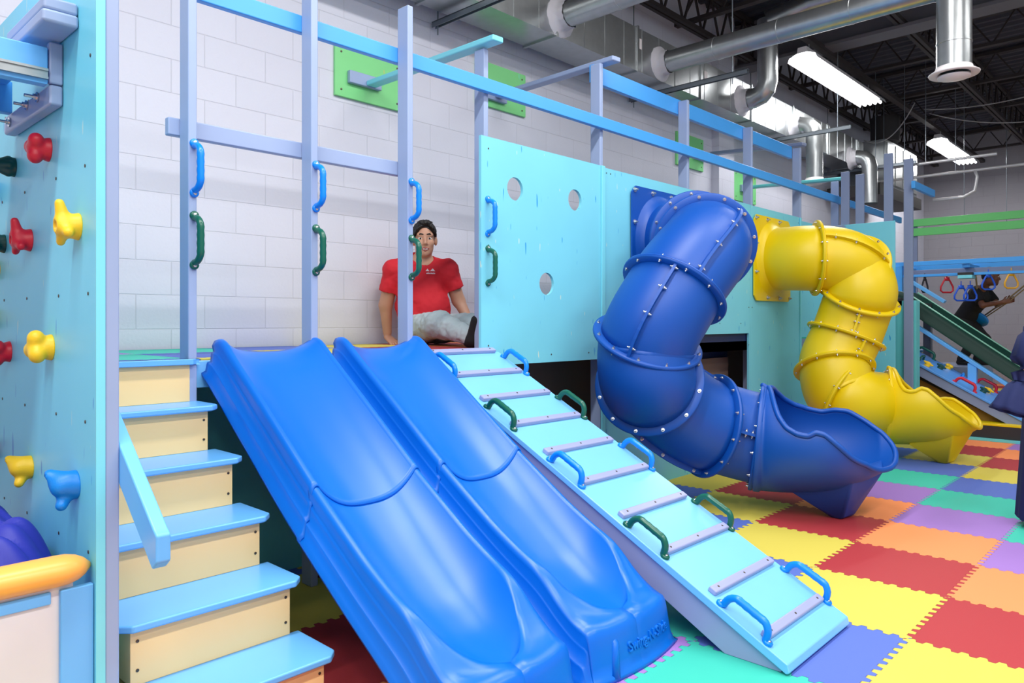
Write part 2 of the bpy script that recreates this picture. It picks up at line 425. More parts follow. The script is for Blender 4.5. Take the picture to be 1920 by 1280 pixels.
def joist_x(yc, x0, x1, zb=4.62, zt=5.1, step=0.42):
    mb = MB()
    for z in (zb, zt):
        mb.box(x0, x1, yc - 0.05, yc - 0.01, z - 0.025, z + 0.025).box(x0, x1, yc + 0.01, yc + 0.05, z - 0.025, z + 0.025)
    x = x0; up = True
    while x + step / 2 < x1:
        a, b = (zb, zt) if up else (zt, zb)
        mb.bar((x, yc, a), (x + step / 2, yc, b), 0.022, 0.022, (0, 1, 0)); x += step / 2; up = not up
    tag(mb.build('joist', 'joist', ceil), 'open web steel joist')
def joist_y(xc, y0, y1, zb=4.72, zt=5.1):
    mb = MB()
    for z in (zb, zt): mb.box(xc - 0.04, xc + 0.04, y0, y1, z - 0.02, z + 0.02)
    y = y0; up = True
    while y + 0.25 < y1:
        a, b = (zb, zt) if up else (zt, zb)
        mb.bar((xc, y, a), (xc, y + 0.25, b), 0.018, 0.018, (1, 0, 0)); y += 0.25; up = not up
    tag(mb.build('joist', 'joist', ceil), 'open web steel joist')
joist_x(4.32, 4.0, WX); joist_x(2.55, 5.5, WX); joist_x(0.9, 7.5, WX)
for xc in (7.6, 10.8, 12.4, 14.0, 15.6, 17.2): joist_y(xc, -3.5, WY)
g = MB().box(9.02, 9.3, -4.5, WY, 4.56, 4.6).box(9.14, 9.18, -4.5, WY, 4.6, 5.1).box(9.02, 9.3, -4.5, WY, 5.08, 5.12)
tag(g.build('girder', 'girder', ceil), 'grey painted steel girder')

# ------------------------------------------------------------------ ducts
mb = MB().box(-3.0, 12.45, 4.06, 4.42, 3.70, 4.12)
for x in np.arange(-2.5, 12.4, 1.22):
    mb.box(x, x + 0.03, 4.045, 4.435, 3.685, 4.135)
for x in np.arange(-2.1, 12.4, 0.305):
    mb.box(x, x + 0.004, 4.056, 4.06, 3.70, 4.12)
dr = tag(mb.build('rectangular_duct', 'galv'), 'long rectangular galvanised duct hung along the block wall', 'duct')
for x in (6.05, 7.35):
    mbb = MB().box(x, x + 0.07, 4.052, 4.056, 3.92, 4.02); tag(mbb.build('sticker', 'whitep', dr), 'white sticker')

def round_duct(x, pts, r, collar, label, drop=None, join=None):
    t = join or thing('round_duct', (x, 4.06, pts[0][2]), label, 'duct', 'round galvanised branch ducts')
    mb = MB().tube(pts, r, 28, cap=False)
    # spiral seams
    for a, b in zip(pts[:-1], pts[1:]):
        A = Vector(a); B = Vector(b); L = (B - A).length
        if L > 0.5:
            k = 0.62
            while k < L - 0.1:
                c = A + (B - A) * (k / L); d = (B - A).normalized(); mb.lathe(c, d, [(-0.006, r), (-0.004, r + 0.004), (0.004, r + 0.004), (0.006, r)], 28, cap=False); k += 0.62
    mb.build('pipe', 'galv', t, smooth=True, auto=25)
    if collar:
        mc = MB().lathe((x, 4.06, pts[0][2]), (0, -1, 0), [(0, r + 0.07), (0.012, r + 0.062), (0.02, r + 0.03), (0.06, r + 0.012), (0.11, r + 0.008)], 32, cap=False)
        random.seed(int(x * 10)); mc.v = [(a + random.uniform(-.006, .006), b, c + random.uniform(-.006, .006)) for a, b, c in mc.v]
        tag(mc.build('collar', 'seal', t, smooth=True), 'pale sealant collar')
    if drop:
        tag(MB().lathe(drop, (0, 0, -1), [(-0.02, r + 0.005), (0.0, r + 0.01), (0.03, r + 0.055), (0.04, r + 0.05), (0.03, r - 0.01)], 36, cap=False).build('diffuser_ring', 'whitep', t, smooth=True), 'white flared outlet ring')
        tag(MB().lathe(Vector(drop) + Vector((0, 0, -0.05)), (0, 0, -1), [(-0.006, 0.005), (0, r * 0.95), (0.012, r * 0.92), (0.03, 0.01)], 36).build('diffuser_cone', 'whitep', t, smooth=True), 'white outlet cone')
        MB().cyl(Vector(drop) + Vector((0, 0, 0.02)), Vector(drop) + Vector((0, 0, -0.06)), 0.006, 8).build('stem', 'strut', t)
    return t
def elbow(p, a, b, r, n=3):
    """points turning from direction a to b round corner p"""
    p = Vector(p); a = Vector(a); b = Vector(b); out = []
    for i in range(n + 1):
        th = (PI / 2) * i / n; out.append(p - a * r + b * 0 + (a * math.sin(th) * r) + (b * (1 - math.cos(th)) * r))
    return out
round_duct(4.89, [(4.89, 4.06, 3.87), (4.89, 0.9, 3.87)], 0.105, True, 'straight round duct leaving the wall duct nearest the camera, top of the picture')
t = round_duct(6.47, [(6.47, 4.06, 3.87), (6.47, 1.33, 3.87)], 0.105, True, 'long straight round duct ending in a vertical outlet with a white flared ring')
round_duct(6.47, [(6.47, 1.448, 4.02), (6.47, 1.448, 3.2)], 0.12, False, 'vertical outlet duct with a white flared ring at its foot', drop=(6.47, 1.448, 3.2), join=t)
dn = Vector((0, 0, -1)); up = Vector((0, 0, 1)); no = Vector((0, -1, 0))
t = round_duct(8.24, [(8.24, 4.06, 3.88)] + elbow((8.24, 3.74, 3.88), no, up, 0.16) + [(8.24, 3.74, 4.75)], 0.115, True, 'galvanised elbow duct turning up into a large duct under the roof')
round_duct(8.24, [(8.24, 3.74, 4.72), (8.4, 3.3, 4.86), (8.5, 1.2, 4.86), (8.5, -1.5, 4.86)], 0.13, False, '', join=t)
round_duct(9.73, [(9.73, 4.06, 3.86)] + elbow((9.73, 3.78, 3.86), no, dn, 0.16) + [(9.73, 3.78, 3.12)], 0.105, True, 'white taped elbow duct pointing down above the blue rails', drop=(9.73, 3.78, 3.12))
round_duct(11.87, [(11.87, 4.06, 3.78)] + elbow((11.87, 3.78, 3.78), no, dn, 0.16) + [(11.87, 3.78, 3.06)], 0.11, True, 'farthest elbow duct pointing down beside the heater', drop=None)

labs = ['nearest the camera', 'passing in front of the elbow duct', 'just left of the white taped duct', 'farthest, beside the heater']
for i, x in enumerate((3.88, 6.63, 9.38, 12.1)):
    t = thing('duct_hanger', (x, 3.8, 3.6), 'steel strut channel under the wall duct, the one ' + labs[i], 'duct hanger', 'strut hangers under the wall duct')
    MB().box(x - 0.02, x + 0.02, 3.2, 4.54, 3.655, 3.662).box(x - 0.02, x - 0.016, 3.2, 4.54, 3.615, 3.66).box(x + 0.016, x + 0.02, 3.2, 4.54, 3.615, 3.66).build('channel', 'strut', t)
    for yy in (3.36, 4.49): MB().cyl((x, yy, 3.55), (x, yy, 5.15), 0.006, 8).build('rod', 'strut', t)

t = thing('heater_unit', (13.5, 4.15, 3.45), 'large boxy metal heater hanging at the end of the wall duct', 'heater')
MB().box(12.7, 14.4, 3.8, 4.5, 3.45, 4.2).build('casing', 'galv', t, bev=0.01)
for k in range(4):
    MB().box(12.75 + k * 0.42, 13.1 + k * 0.42, 3.785, 3.8, 3.5, 4.15).build('access_panel', 'galv', t, bev=0.004)
MB().lathe((13.0, 3.9, 4.35), (0, 0, 1), [(-0.15, 0.22), (0.25, 0.22)], 24).build('flue', 'darkm', t, smooth=True, auto=40)
tag(MB().box(12.1, 14.3, 3.7, 4.5, 3.22, 3.4).build('heater_underside', 'darkm'), 'dark flat baffle added for the dark underside of the heater unit', 'slab')  # added slab; its dark colour stands for the shade under the heater

# ------------------------------------------------------------------ strip lights and wires
def strip_light(x0, x1, yc, z, label):
    t = thing('strip_light', ((x0 + x1) / 2, yc, z), label, 'ceiling light', 'lit ceiling strip lights')
    prof = [(-0.17, 0.0), (-0.15, 0.05), (-0.06, 0.085), (0.06, 0.085), (0.15, 0.05), (0.17, 0.0)]
    mb = MB(); mb.grid([[(x0, yc + a, z + b) for a, b in prof], [(x1, yc + a, z + b) for a, b in prof]])
    mb.prism([(yc - 0.06, z + 0.086), (yc + 0.06, z + 0.086), (yc + 0.05, z + 0.15), (yc - 0.05, z + 0.15)], 0, x0, x1)
    mb.build('reflector', 'lampbody', t)
    for k in (-0.1, -0.033, 0.033, 0.1):
        tag(MB().cyl((x0 + 0.02, yc + k, z + 0.02), (x1 - 0.02, yc + k, z + 0.02), 0.019, 12).build('tube', 'lamp', t, smooth=True, auto=40), 'glowing tube')
    for xx in (x0 + 0.2, x1 - 0.2):
        MB().cyl((xx, yc, z + 0.15), (xx, yc, 4.519), 0.004, 6).build('hanger_wire', 'wire', t)
    a = area('strip_light_glow', ((x0 + x1) / 2, yc, z - 0.005), x1 - x0, 0.3, 38)
strip_light(8.49, 10.95, 3.44, 4.28, 'bright fluorescent strip light nearer the camera')
strip_light(14.0, 16.3, 3.38, 4.28, 'bright fluorescent strip light farther away by the end wall')
tag(MB().box(7.9, 17.6, 3.38, 3.46, 4.52, 4.58).build('light_channel', 'joist'), 'dark steel channel running above both strip lights', 'channel')
def catenary(a, b, sag, n=14):
    a = Vector(a); b = Vector(b); return [a + (b - a) * (i / n) + Vector((0, 0, -sag * 4 * (i / n) * (1 - i / n))) for i in range(n + 1)]
for i, (a, b, sg, lb) in enumerate([((12.4, 3.3, 4.6), (12.6, 4.1, 4.2), 0.25, 'looping cable above the heater'),
        ((13.2, 3.3, 4.6), (14.5, 1.2, 4.62), 0.22, 'cable sagging between joists right of the far light'), ((12.9, 3.3, 4.6), (13.0, 1.4, 4.64), 0.1, 'thin cable under the roof above the far light')]):
    tag(MB().tube(catenary(a, b, sg), 0.008, 6).build('cable', 'wire', smooth=True), 'pale ' + lb, 'cable', 'cables under the roof')
for x, y0, y1, z, lb in ((12.2, 2.2, 3.9, 3.62, 'upper'), (12.6, 1.9, 3.9, 3.5, 'lower')):
    t = thing('conduit', (x, (y0 + y1) / 2, z), lb + ' white pipe hanging above the far posts', 'pipe', 'white pipes')
    MB().cyl((x, y0, z), (x, y1, z), 0.022, 12).build('pipe', 'whitepipe', t, smooth=True, auto=40)
    for yy in (y0 + 0.9, y1 - 0.1): MB().cyl((x, yy, z), (x, yy, 5.15), 0.005, 6).build('hanger_rod', 'strut', t)
    if lb == 'lower': MB().tube([(x, 2.55, z), (x, 2.52, z - 0.1), (x, 2.55, z - 0.3), (x, 2.7, z - 0.38), (x, 3.1, z - 0.38)], 0.022, 10).build('bent_pipe', 'whitepipe', t, smooth=True)
for x, y in ((13.6, 2.9), (15.2, 2.6)):
    tag(MB().cyl((x, y, 2.9), (x, y, 5.15), 0.006, 6).build('hanging_rod', 'strut'), 'thin rod hanging from the roof near the far light', 'rod', 'thin rods hanging from the roof')

# ------------------------------------------------------------------ shared small parts
def bolt_fn(p):
    mb = MB().lathe((0, 0, 0), (0, 0, 1), [(0, 0.012), (0.003, 0.012), (0.0032, 0.009), (0.009, 0.008), (0.0095, 0.0045), (0.018, 0.0045)], 10)
    return mb.build('bolt', 'steel', p, smooth=True, auto=40, origin=(0, 0, 0))
bolt = Once(bolt_fn)
def screw_fn(p):
    return MB().lathe((0, 0, 0), (0, 0, 1), [(0, 0.005), (0.0015, 0.005), (0.002, 0.002)], 8).build('screw', 'screw', p, origin=(0, 0, 0))
screw = Once(screw_fn)
def zmat(loc, z):
    x, y, z = frame(z); return wmat(loc, x, y, z)
def handle_fn(col):
    def fn(p):
        mb = MB(); n = 16; pts = []; rr = []
        for i in range(n + 1):
            a = PI * i / n; zz = -0.092 * math.cos(a); yy = 0.012 + 0.052 * min(1, math.sin(a) * 1.35) ** 0.8
            pts.append((0, yy, zz)); rr.append(0.0142 + (0.0016 if i % 2 and 4 < i < 12 else 0))
        pts[0] = (0, 0.006, -0.094); pts[-1] = (0, 0.006, 0.094)
        mb.tube(pts, rr, 12)
        for s in (-1, 1):
            mb.lathe((0, 0, s * 0.104), (0, 1, 0), [(0, 0.019), (0.008, 0.019), (0.012, 0.015)], 16)
        mb.cur = 1
        for s in (-1, 1): mb.lathe((0, 0.011, s * 0.106), (0, 1, 0), [(0, 0.008), (0.003, 0.008), (0.005, 0.004)], 10)
        return mb.build('grab_handle', [col, 'steel'], p, smooth=True, auto=50, origin=(0, 0, 0))
    return Once(fn)
H = {'b': handle_fn('hblue'), 'g': handle_fn('hgreen'), 'r': handle_fn('red'), 'k': handle_fn('hgreen')}
HN = {'b': 'blue grab handle', 'g': 'dark green grab handle', 'r': 'red grab handle', 'k': 'dark green grab handle'}
def handle(c, loc, along, out, parent, s=1.0):
    a = Vector(along).normalized(); o = Vector(out).normalized(); x = o.cross(a)
    M = wmat(loc, x, o, a) @ Matrix.Diagonal((s, s, s, 1))
    h = H[c](M, parent); h['label'] = HN[c]; return h
def hold_fn(kind, col):
    def fn(p):
        random.seed(kind * 13 + 5)
        pr = [cap((0, 0, 0.002), (0, 0, 0.03), 0.034, 0.026, 0.012)]
        if kind == 0:    # three knuckles
            for a in (0.4, 2.5, 4.6): pr.append(ell((math.cos(a) * .024, math.sin(a) * .024, .036), (.022, .022, .02), k=.008))
        elif kind == 1:  # horned
            pr += [cap((0, 0, .03), (.012, .052, .042), .02, .011, .012), cap((0, 0, .03), (-.04, -.03, .03), .018, .010, .012), cap((0, 0, .03), (.03, -.026, .032), .018, .012, .012)]
            pr.append(ell((0, -.002, .052), (.012, .012, .014), k=.006, sub=True))
        elif kind == 2:  # brain
            for a in (0, 1.3, 2.6, 3.9, 5.2): pr.append(cap((math.cos(a) * .022, math.sin(a) * .022, .02), (math.cos(a) * .012, math.sin(a) * .012, .045), .016, .013, .006))
        else:            # cup
            pr += [cap((0, .01, .02), (-.018, .026, .05), .024, .018, .012), cap((-.01, -.02, .02), (0, -.044, .034), .017, .013, .01)]
            pr.append(ell((-.02, .022, .062), (.011, .014, .02), k=.008, sub=True))
        mb = sdf(pr, 0.0036); mb.v = [(x, y, max(z, 0.0)) for x, y, z in mb.v]
        return mb.build('climbing_hold', col, p, smooth=True, origin=(0, 0, 0))
    return fn
_H = {}
HOLDLAB = {'red': 'red climbing hold', 'yel': 'yellow climbing hold', 'dgreen': 'dark green climbing hold', 'blu': 'blue climbing hold'}
def hold(kind, col, loc, n, upv, rot, parent, s=1.0):
    key = (kind, col)
    if key not in _H: _H[key] = Once(hold_fn(kind, col))
    n = Vector(n).normalized(); u = Vector(upv); u = (u - n * u.dot(n)).normalized()
    M = wmat(loc, u.cross(n), u, n) @ Matrix.Rotation(rot, 4, 'Z') @ Matrix.Diagonal((s, s, s, 1))
    o = _H[key](M, parent); o['label'] = HOLDLAB[col]; return o
# ------------------------------------------------------------------ climbing platform
def plate(name, outer, holes, th, m, parent, to3d, bev=0.0):
    """flat board from a 2D outline with round holes; to3d(u, v, w) gives world points"""
    cu = bpy.data.curves.new('tmp', 'CURVE'); cu.dimensions = '2D'; cu.fill_mode = 'BOTH'; cu.extrude = th / 2
    def spl(pts):
        s = cu.splines.new('POLY'); s.points.add(len(pts) - 1)
        for q, (a, b) in zip(s.points, pts): q.co = (a, b, 0, 1)
        s.use_cyclic_u = True
    spl(outer)
    for h in holes:
        if len(h) == 3: spl([(h[0] + h[2] * math.cos(2 * PI * k / 40), h[1] + h[2] * math.sin(2 * PI * k / 40)) for k in range(40)])
        else: spl(h)
    o = bpy.data.objects.new('tmp', cu); C.objects.link(o); bpy.context.view_layer.update()
    dg = bpy.context.evaluated_depsgraph_get(); me = bpy.data.meshes.new_from_object(o.evaluated_get(dg))
    mb = MB(); mb.add([to3d(*v.co) for v in me.vertices], [tuple(p.vertices) for p in me.polygons])
    bpy.data.objects.remove(o); bpy.data.curves.remove(cu); bpy.data.meshes.remove(me)
    ob = mb.build(name, m, parent)
    bm = bmesh.new(); bm.from_mesh(ob.data); bmesh.ops.remove_doubles(bm, verts=bm.verts, dist=1e-5); bmesh.ops.recalc_face_normals(bm, faces=bm.faces); bm.to_mesh(ob.data); bm.free()
    return ob
def rect(a, b, c, d): return [(a, c), (b, c), (b, d), (a, d)]

PF = thing('climbing_platform', (0.75, 3.15, 0), 'long raised play platform with cyan panels, lavender posts and blue rails along the block wall', 'play platform')
MB().box(0.76, 8.75, 3.19, 4.53, 1.0, 1.085).build('deck', 'grey', PF)
MB().box(0.76, 3.06, 3.14, 3.19, 0.98, 1.095).build('deck_edge', 'skyc', PF, bev=0.004)
dm = MB().box(0.76, 8.7, 3.2, 4.54, 1.0855, 1.1).build('deck_mat', 'foam', PF); tag(dm, 'foam tile mat on the deck')
MB().box(0.76, 2.95, 3.42, 3.44, 0, 1.0).build('under_deck_board', 'teal', PF)
tag(MB().box(3.0, 8.7, 3.7, 3.72, 0.0, 1.0).build('under_deck_board', 'wood', PF), 'brown board under the deck')  # added board, colour lightened since little light gets under the deck
tag(MB().box(5.2, 6.7, 3.44, 3.46, 0.0, 0.92).build('under_deck_board', 'wood', PF), 'brown board inside the crawl opening')  # added board, set forward to catch more light in the opening
tag(MB().box(5.2, 6.62, 3.19, 3.21, 1.0, 1.17).build('deck_joist', 'dkblue', PF), 'dark blue joist under the deck')
tag(MB().box(5.3, 6.8, 3.5, 3.54, 0.86, 1.0).build('deck_joist', 'dkblue', PF), 'dark blue joist under the deck')
# posts with grab handles
def post(x1, y0, z1, z0=0.0, m='lav', wx=0.038, wy=0.089, nm='post'):
    return MB().box(x1 - wx, x1, y0, y0 + wy, z0, z1).build(nm, m, PF, bev=0.006)
for x1 in (1.354, 1.935, 2.515):
    p = post(x1, 3.11, 2.95)
    handle('b', (x1 - 0.014, 3.11, 1.907), (0, 0, 1), (0, -1, 0), p)
    handle('g', (x1 - 0.014, 3.11, 1.604), (0, 0, 1), (0, -1, 0), p)
post(3.21, 3.24, 2.94)
for x1 in (4.39, 5.62, 6.82, 7.985): post(x1, 3.24, 3.15)
post(9.10, 3.24, 2.94)
for yy, zt in ((3.06, 2.98), (2.90, 2.93), (2.60, 3.12)):
    MB().box(8.76, 8.80, yy - 0.045, yy + 0.044, 0, zt).build('post', 'grey', PF, bev=0.005)
MB().box(8.86, 8.90, 2.38, 2.47, 0.0, 3.05).build('post', 'grey', PF, bev=0.005)
tag(MB().box(1.30, 11.4, 3.20, 3.238, 2.66, 2.744).build('rail', 'rail', PF, bev=0.006), 'long blue rail')
tag(MB().box(1.27, 2.53, 3.20, 3.238, 2.053, 2.129).build('rail', 'lav', PF, bev=0.006), 'lavender guard rail')
tag(MB().box(4.39, 7.95, 3.33, 3.368, 3.04, 3.17).build('rail', 'rail', PF, bev=0.004), 'wide upper blue board')
tag(MB().box(8.8, 9.6, 2.34, 2.378, 2.71, 2.79).build('rail', 'rail', PF, bev=0.004), 'short blue rail end')
# panels
f1 = lambda yc: (lambda u, v, ww: (u, yc + ww, v))
p1 = plate('front_panel', rect(3.06, 4.26, 1.0, 2.37), [(3.354, 2.088, 0.072), (3.948, 2.09, 0.072), (3.654, 1.51, 0.072)], 0.02, 'cyan', PF, f1(3.16))
tag(p1, 'cyan panel with three round holes')
handle('b', (3.112, 3.15, 1.892), (0, 0, 1), (0, -1, 0), p1)
handle('g', (3.114, 3.15, 1.597), (0, 0, 1), (0, -1, 0), p1)
MB().box(4.24, 4.28, 3.138, 3.15, 0.0, 2.37).build('panel_trim', 'cyanedge', PF, bev=0.004)
p2 = plate('front_panel', rect(4.28, 6.59, 0.0, 2.365), [(5.02, 1.875, 0.3), [(5.4, 0.08), (6.586 - 0.02, 0.08), (6.566, 1.157), (5.4, 1.157)]], 0.02, 'cyan', PF, f1(3.17))
tag(p2, 'cyan panel with a crawl opening behind the blue tube')
p3 = plate('front_panel', rect(6.594, 7.76, 0.0, 2.362), [(7.04, 1.875, 0.3)], 0.02, 'cyan', PF, f1(3.17))
tag(p3, 'cyan panel behind the yellow tube')
MB().box(7.73, 7.765, 3.148, 3.16, 0.9, 2.36).build('panel_trim', 'cyanedge', PF, bev=0.003)
MB().box(7.77, 8.75, 3.215, 3.235, 0.0, 2.35).build('front_panel', 'cyan', PF, bev=0.003)
MB().box(8.735, 8.755, 2.52, 3.21, 0.0, 2.37).build('end_panel', 'cyan', PF, bev=0.003)
MB().box(8.66, 8.735, 3.04, 3.21, 1.9, 2.36).build('corner_block', 'grey', PF, bev=0.004)
for (px, pz) in [(3.12, 1.72), (3.12, 1.12), (3.7, 1.05), (4.1, 1.05), (3.4, 1.05), (4.32, 2.33), (4.37, 2.33), (6.4, 1.25), (6.0, 1.25), (5.7, 1.25), (6.56, 1.4), (6.56, 1.05), (6.63, 1.4), (8.6, 2.3), (7.7, 2.3), (3.12, 2.3)]:
    screw(zmat((px, 3.1495 if px < 4.2 else 3.1595 if px < 7.77 else 3.2145, pz), (0, -1, 0)), PF)
# wall boards and braces
def wall_board(x0, x1, z0, z1, mx, mz):
    b = MB().box(x0, x1, WY - 0.024, WY, z0, z1).build('wall_board', 'green', PF, bev=0.004); tag(b, 'green wall board')
    for x in (x0 + 0.05, x1 - 0.05):
        for z in (z0 + 0.05, z1 - 0.05): screw(zmat((x, WY - 0.0245, z), (0, -1, 0)) @ Matrix.Scale(1.6, 4), b)
    MB().box(mx - 0.14, mx + 0.14, WY - 0.062, WY - 0.024, mz - 0.045, mz + 0.045).build('mounting_block', 'lav', b, bev=0.006)
wall_board(2.96, 3.56, 2.88, 3.25, 3.2, 3.03)
wall_board(4.35, 4.97, 3.12, 3.5, 4.55, 3.22)
wall_board(7.58, 8.2, 3.1, 3.49, 8.1, 3.27)
wall_board(9.0, 9.64, 2.86, 3.26, 9.3, 3.03)
def brace(a, b, m, lb):
    tag(MB().bar(a, b, 0.089, 0.038, (0, 0, 1)).build('brace', m, PF, bev=0.01), lb)
brace((3.245, 4.5, 3.01), (3.175, 3.12, 2.965), 'cyanedge', 'pale cyan brace')
brace((4.58, 4.5, 3.22), (4.42, 3.14, 3.17), 'lav', 'lavender brace')
brace((8.15, 4.5, 3.3), (7.97, 3.2, 3.18), 'grey', 'grey brace')
brace((9.3, 4.5, 3.05), (9.1, 3.18, 2.965), 'teal', 'teal brace')

# ------------------------------------------------------------------ staircase
ST = thing('staircase', (1.05, 2.6, 0), 'cream staircase with sky blue treads between the climbing wall and the blue slides', 'stairs')
TZ = [0.19, 0.381, 0.563, 0.746, 0.929, 1.107]; TY = [2.055, 2.267, 2.479, 2.691, 2.903, 3.085]
x0, x1 = 0.765, 1.362
for k, (z, yf) in enumerate(zip(TZ, TY)):
    yb = (TY[k + 1] + 0.05) if k < 5 else 3.19
    zp = TZ[k - 1] if k else 0.0
    bx = MB().box(x0 + 0.04, 1.322, yf + 0.035, 3.1 if k < 5 else 3.108, zp + (0.0 if k else 0), z - 0.024)
    r = bx.build('riser_box', 'cream', ST, bev=0.002)
    for sx in (x0 + 0.06, 1.305):
        for sz in (zp + 0.045, z - 0.06): screw(zmat((sx, yf + 0.0345, sz), (0, -1, 0)), r)
    xr = x1 if k < 5 else 1.312
    c = 0.035
    poly = [(x0 + c, yf), (x1 - c, yf), (x1, yf + c), (x1, 3.108 if k == 5 else yb), (x0, 3.108 if k == 5 else yb), (x0, yf + c)]
    MB().prism(poly, 2, z - 0.024, z).build('tread', 'sky', ST, bev=0.007)
hr = MB()
hr.prism([(1.955, 0.71), (1.955, 0.665), (1.975, 0.625), (2.02, 0.625), (3.10, 1.47), (3.10, 1.60), (1.965, 0.725)], 0, 0.7465, 0.7645)
hr2 = MB().prism([(1.955, 0.715), (1.955, 0.645), (1.985, 0.622), (3.10, 1.497), (3.10, 1.615), (1.975, 0.728)], 0, 0.746, 0.784)
tag(hr2.build('handrail', 'sky', ST, bev=0.006), 'sky blue handrail')

# ------------------------------------------------------------------ open wave slides
YC = [3.14, 3.09, 3.0, 2.721, 2.36, 2.036, 1.9, 1.80, 1.72, 1.66, 1.60]
ZC = [1.165, 1.190, 1.12, 0.925, 0.67, 0.464, 0.392, 0.348, 0.27, 0.215, 0.185]
YB = [3.14, 3.0, 2.34, 2.1, 1.95, 1.8, 1.65, 1.6]; ZB = [1.12, 1.06, 0.555, 0.375, 0.275, 0.205, 0.178, 0.178]
YS = [3.14, 2.84, 2.45, 2.1, 1.84, 1.62, 1.5]; ZS = [1.03, 0.815, 0.535, 0.315, 0.158, 0.0, 0.0]
def itp(y, Y, Z): return float(np.interp(-y, [-q for q in Y], Z))
def smooth_itp(y, Y, Z, h=0.035):
    return sum(itp(y + d * h, Y, Z) * wt for d, wt in ((-1.5, .12), (-.75, .22), (0, .32), (.75, .22), (1.5, .12)))
def slide_rows(cx, ys, lift=0.0, toe=False):
    rows = []
    us = [math.sin(PI / 2 * (-1 + 2 * k / 32)) for k in range(33)]
    hc = 0.243
    for y in ys:
        zc = smooth_itp(y, YC, ZC); zb = smooth_itp(y, YB, ZB); zs = smooth_itp(y, YS, ZS)
        wo = 0.275
        hb = 0.218
        if y < 1.95:
            q = min(1, (1.95 - y) / 0.315); hb = hb * max(0, 1 - q ** 2.3) ** 0.5
        hb = max(hb, 0.002)
        def yo(x): return y - (0.045 * (1 - (x / 0.31) ** 2) * max(0, min(1, (1.72 - y) / 0.12)) if toe else 0)
        row = []
        zr = zc - zs
        side = [(wo + 0.018, 0.0), (wo + 0.021, 0.012), (wo + 0.004, 0.020), (wo - 0.003, 0.34 * zr), (wo - 0.005, 0.37 * zr), (wo - 0.018, 0.40 * zr), (wo - 0.022, 0.62 * zr),
                (wo - 0.024, 0.65 * zr), (wo - 0.031, 0.69 * zr), (hc + 0.006, zr - 0.022)]
        for sx, dz in side: row.append((cx - sx, yo(sx), zs + dz + lift))
        sh = []
        for k in range(7):     # rounded crest, widening into the toe's shoulder
            t = k / 6; x = hc + (hb - hc) * t
            wd = hc - hb
            e0 = min(1, t * wd / 0.013); e1 = min(1, (1 - t) * wd / 0.013)
            z = zc - 0.010 * (1 - math.sqrt(max(0, 1 - (1 - e0) ** 2))) - 0.010 * (1 - math.sqrt(max(0, 1 - (1 - e1) ** 2)))
            if wd > 0.05: z -= 0.02 * min(1, (wd - 0.05) / 0.1) * math.sin(PI * t) * 0.5
            sh.append((x, z))
        for x, z in sh: row.append((cx - x, yo(x), z + lift))
        ze = zc - 0.010
        for u in us[1:-1]:
            t = abs(u); z = zb + (ze - zb) * t ** 2.8
            row.append((cx + u * hb, yo(u * hb), z + lift))
        for x, z in sh[::-1]: row.append((cx + x, yo(x), z + lift))
        for sx, dz in side[::-1]: row.append((cx + sx, yo(sx), zs + dz + lift))
        rows.append(row)
    return rows
def wave_slide(cx, label, text=False):
    t = thing('wave_slide', (cx, 2.35, 0), label, 'slide', 'open blue wave slides')
    ys = list(np.arange(3.14, 2.345, -0.025)) + [2.345]
    up = MB().grid(slide_rows(cx, ys, 0.009))
    o = up.build('upper_section', 'slide', t, smooth=True); so = o.modifiers.new('thick', 'SOLIDIFY'); so.thickness = 0.008; so.offset = 0
    ys = list(np.arange(2.37, 1.61, -0.0125)) + [1.60]
    R = slide_rows(cx, ys, 0.0, toe=True)
    last = R[-1]
    for q, dy in ((0.93, 0.010), (0.8, 0.016), (0.6, 0.022), (0.35, 0.030), (0.12, 0.038), (0.09, 0.048), (0.0, 0.048)):
        R.append([(cx + (x - cx) * (1 + 0.02 * (1 - q)), y - dy, max(0.0, z * q)) for x, y, z in last])
    lo = MB().grid(R)
    o = lo.build('lower_section', 'slide', t, smooth=True); so = o.modifiers.new('thick', 'SOLIDIFY'); so.thickness = 0.006; so.offset = 0
    # moulded post on the toe
    MB().tube([(cx - 0.085, 1.665, 0.182), (cx - 0.11, 1.60, 0.165), (cx - 0.13, 1.545, 0.12), (cx - 0.15, 1.528, 0.01)], [0.005, 0.012, 0.016, 0.02], 12).build('toe_rib', 'slide', t, smooth=True)
    if text:
        cu = bpy.data.curves.new('t', 'FONT'); cu.body = 'Swing-N-Slide'; cu.size = 0.05; cu.extrude = 0.005; cu.bevel_depth = 0.0012; cu.align_x = 'CENTER'
        oo = bpy.data.objects.new('t', cu); C.objects.link(oo); bpy.context.view_layer.update()
        me = bpy.data.meshes.new_from_object(oo.evaluated_get(bpy.context.evaluated_depsgraph_get()))
        mb = MB()
        for v in me.vertices:
            x = cx + 0.07 + v.co.x; zz = 0.075 + v.co.y
            yy = 1.6 - 0.045 * (1 - ((x - cx) / 0.31) ** 2) - np.interp(1 - zz / 0.185, [0.07, .2, .4, .65, .88], [.010, .016, .022, .030, .038])
            mb.v.append((x, yy - 0.0035 - v.co.z, zz))
        mb.f = [tuple(p.vertices) for p in me.polygons]; mb.mi = [0] * len(mb.f)
        bpy.data.objects.remove(oo); bpy.data.curves.remove(cu)
        tag(mb.build('embossed_lettering', 'slide', t), 'raised letters moulded into the slide toe')
    return t
wave_slide(1.683, 'open blue wave slide next to the cream stairs, left of the two')
wave_slide(2.29, 'open blue wave slide beside the cyan ramp, with raised lettering on its toe', True)

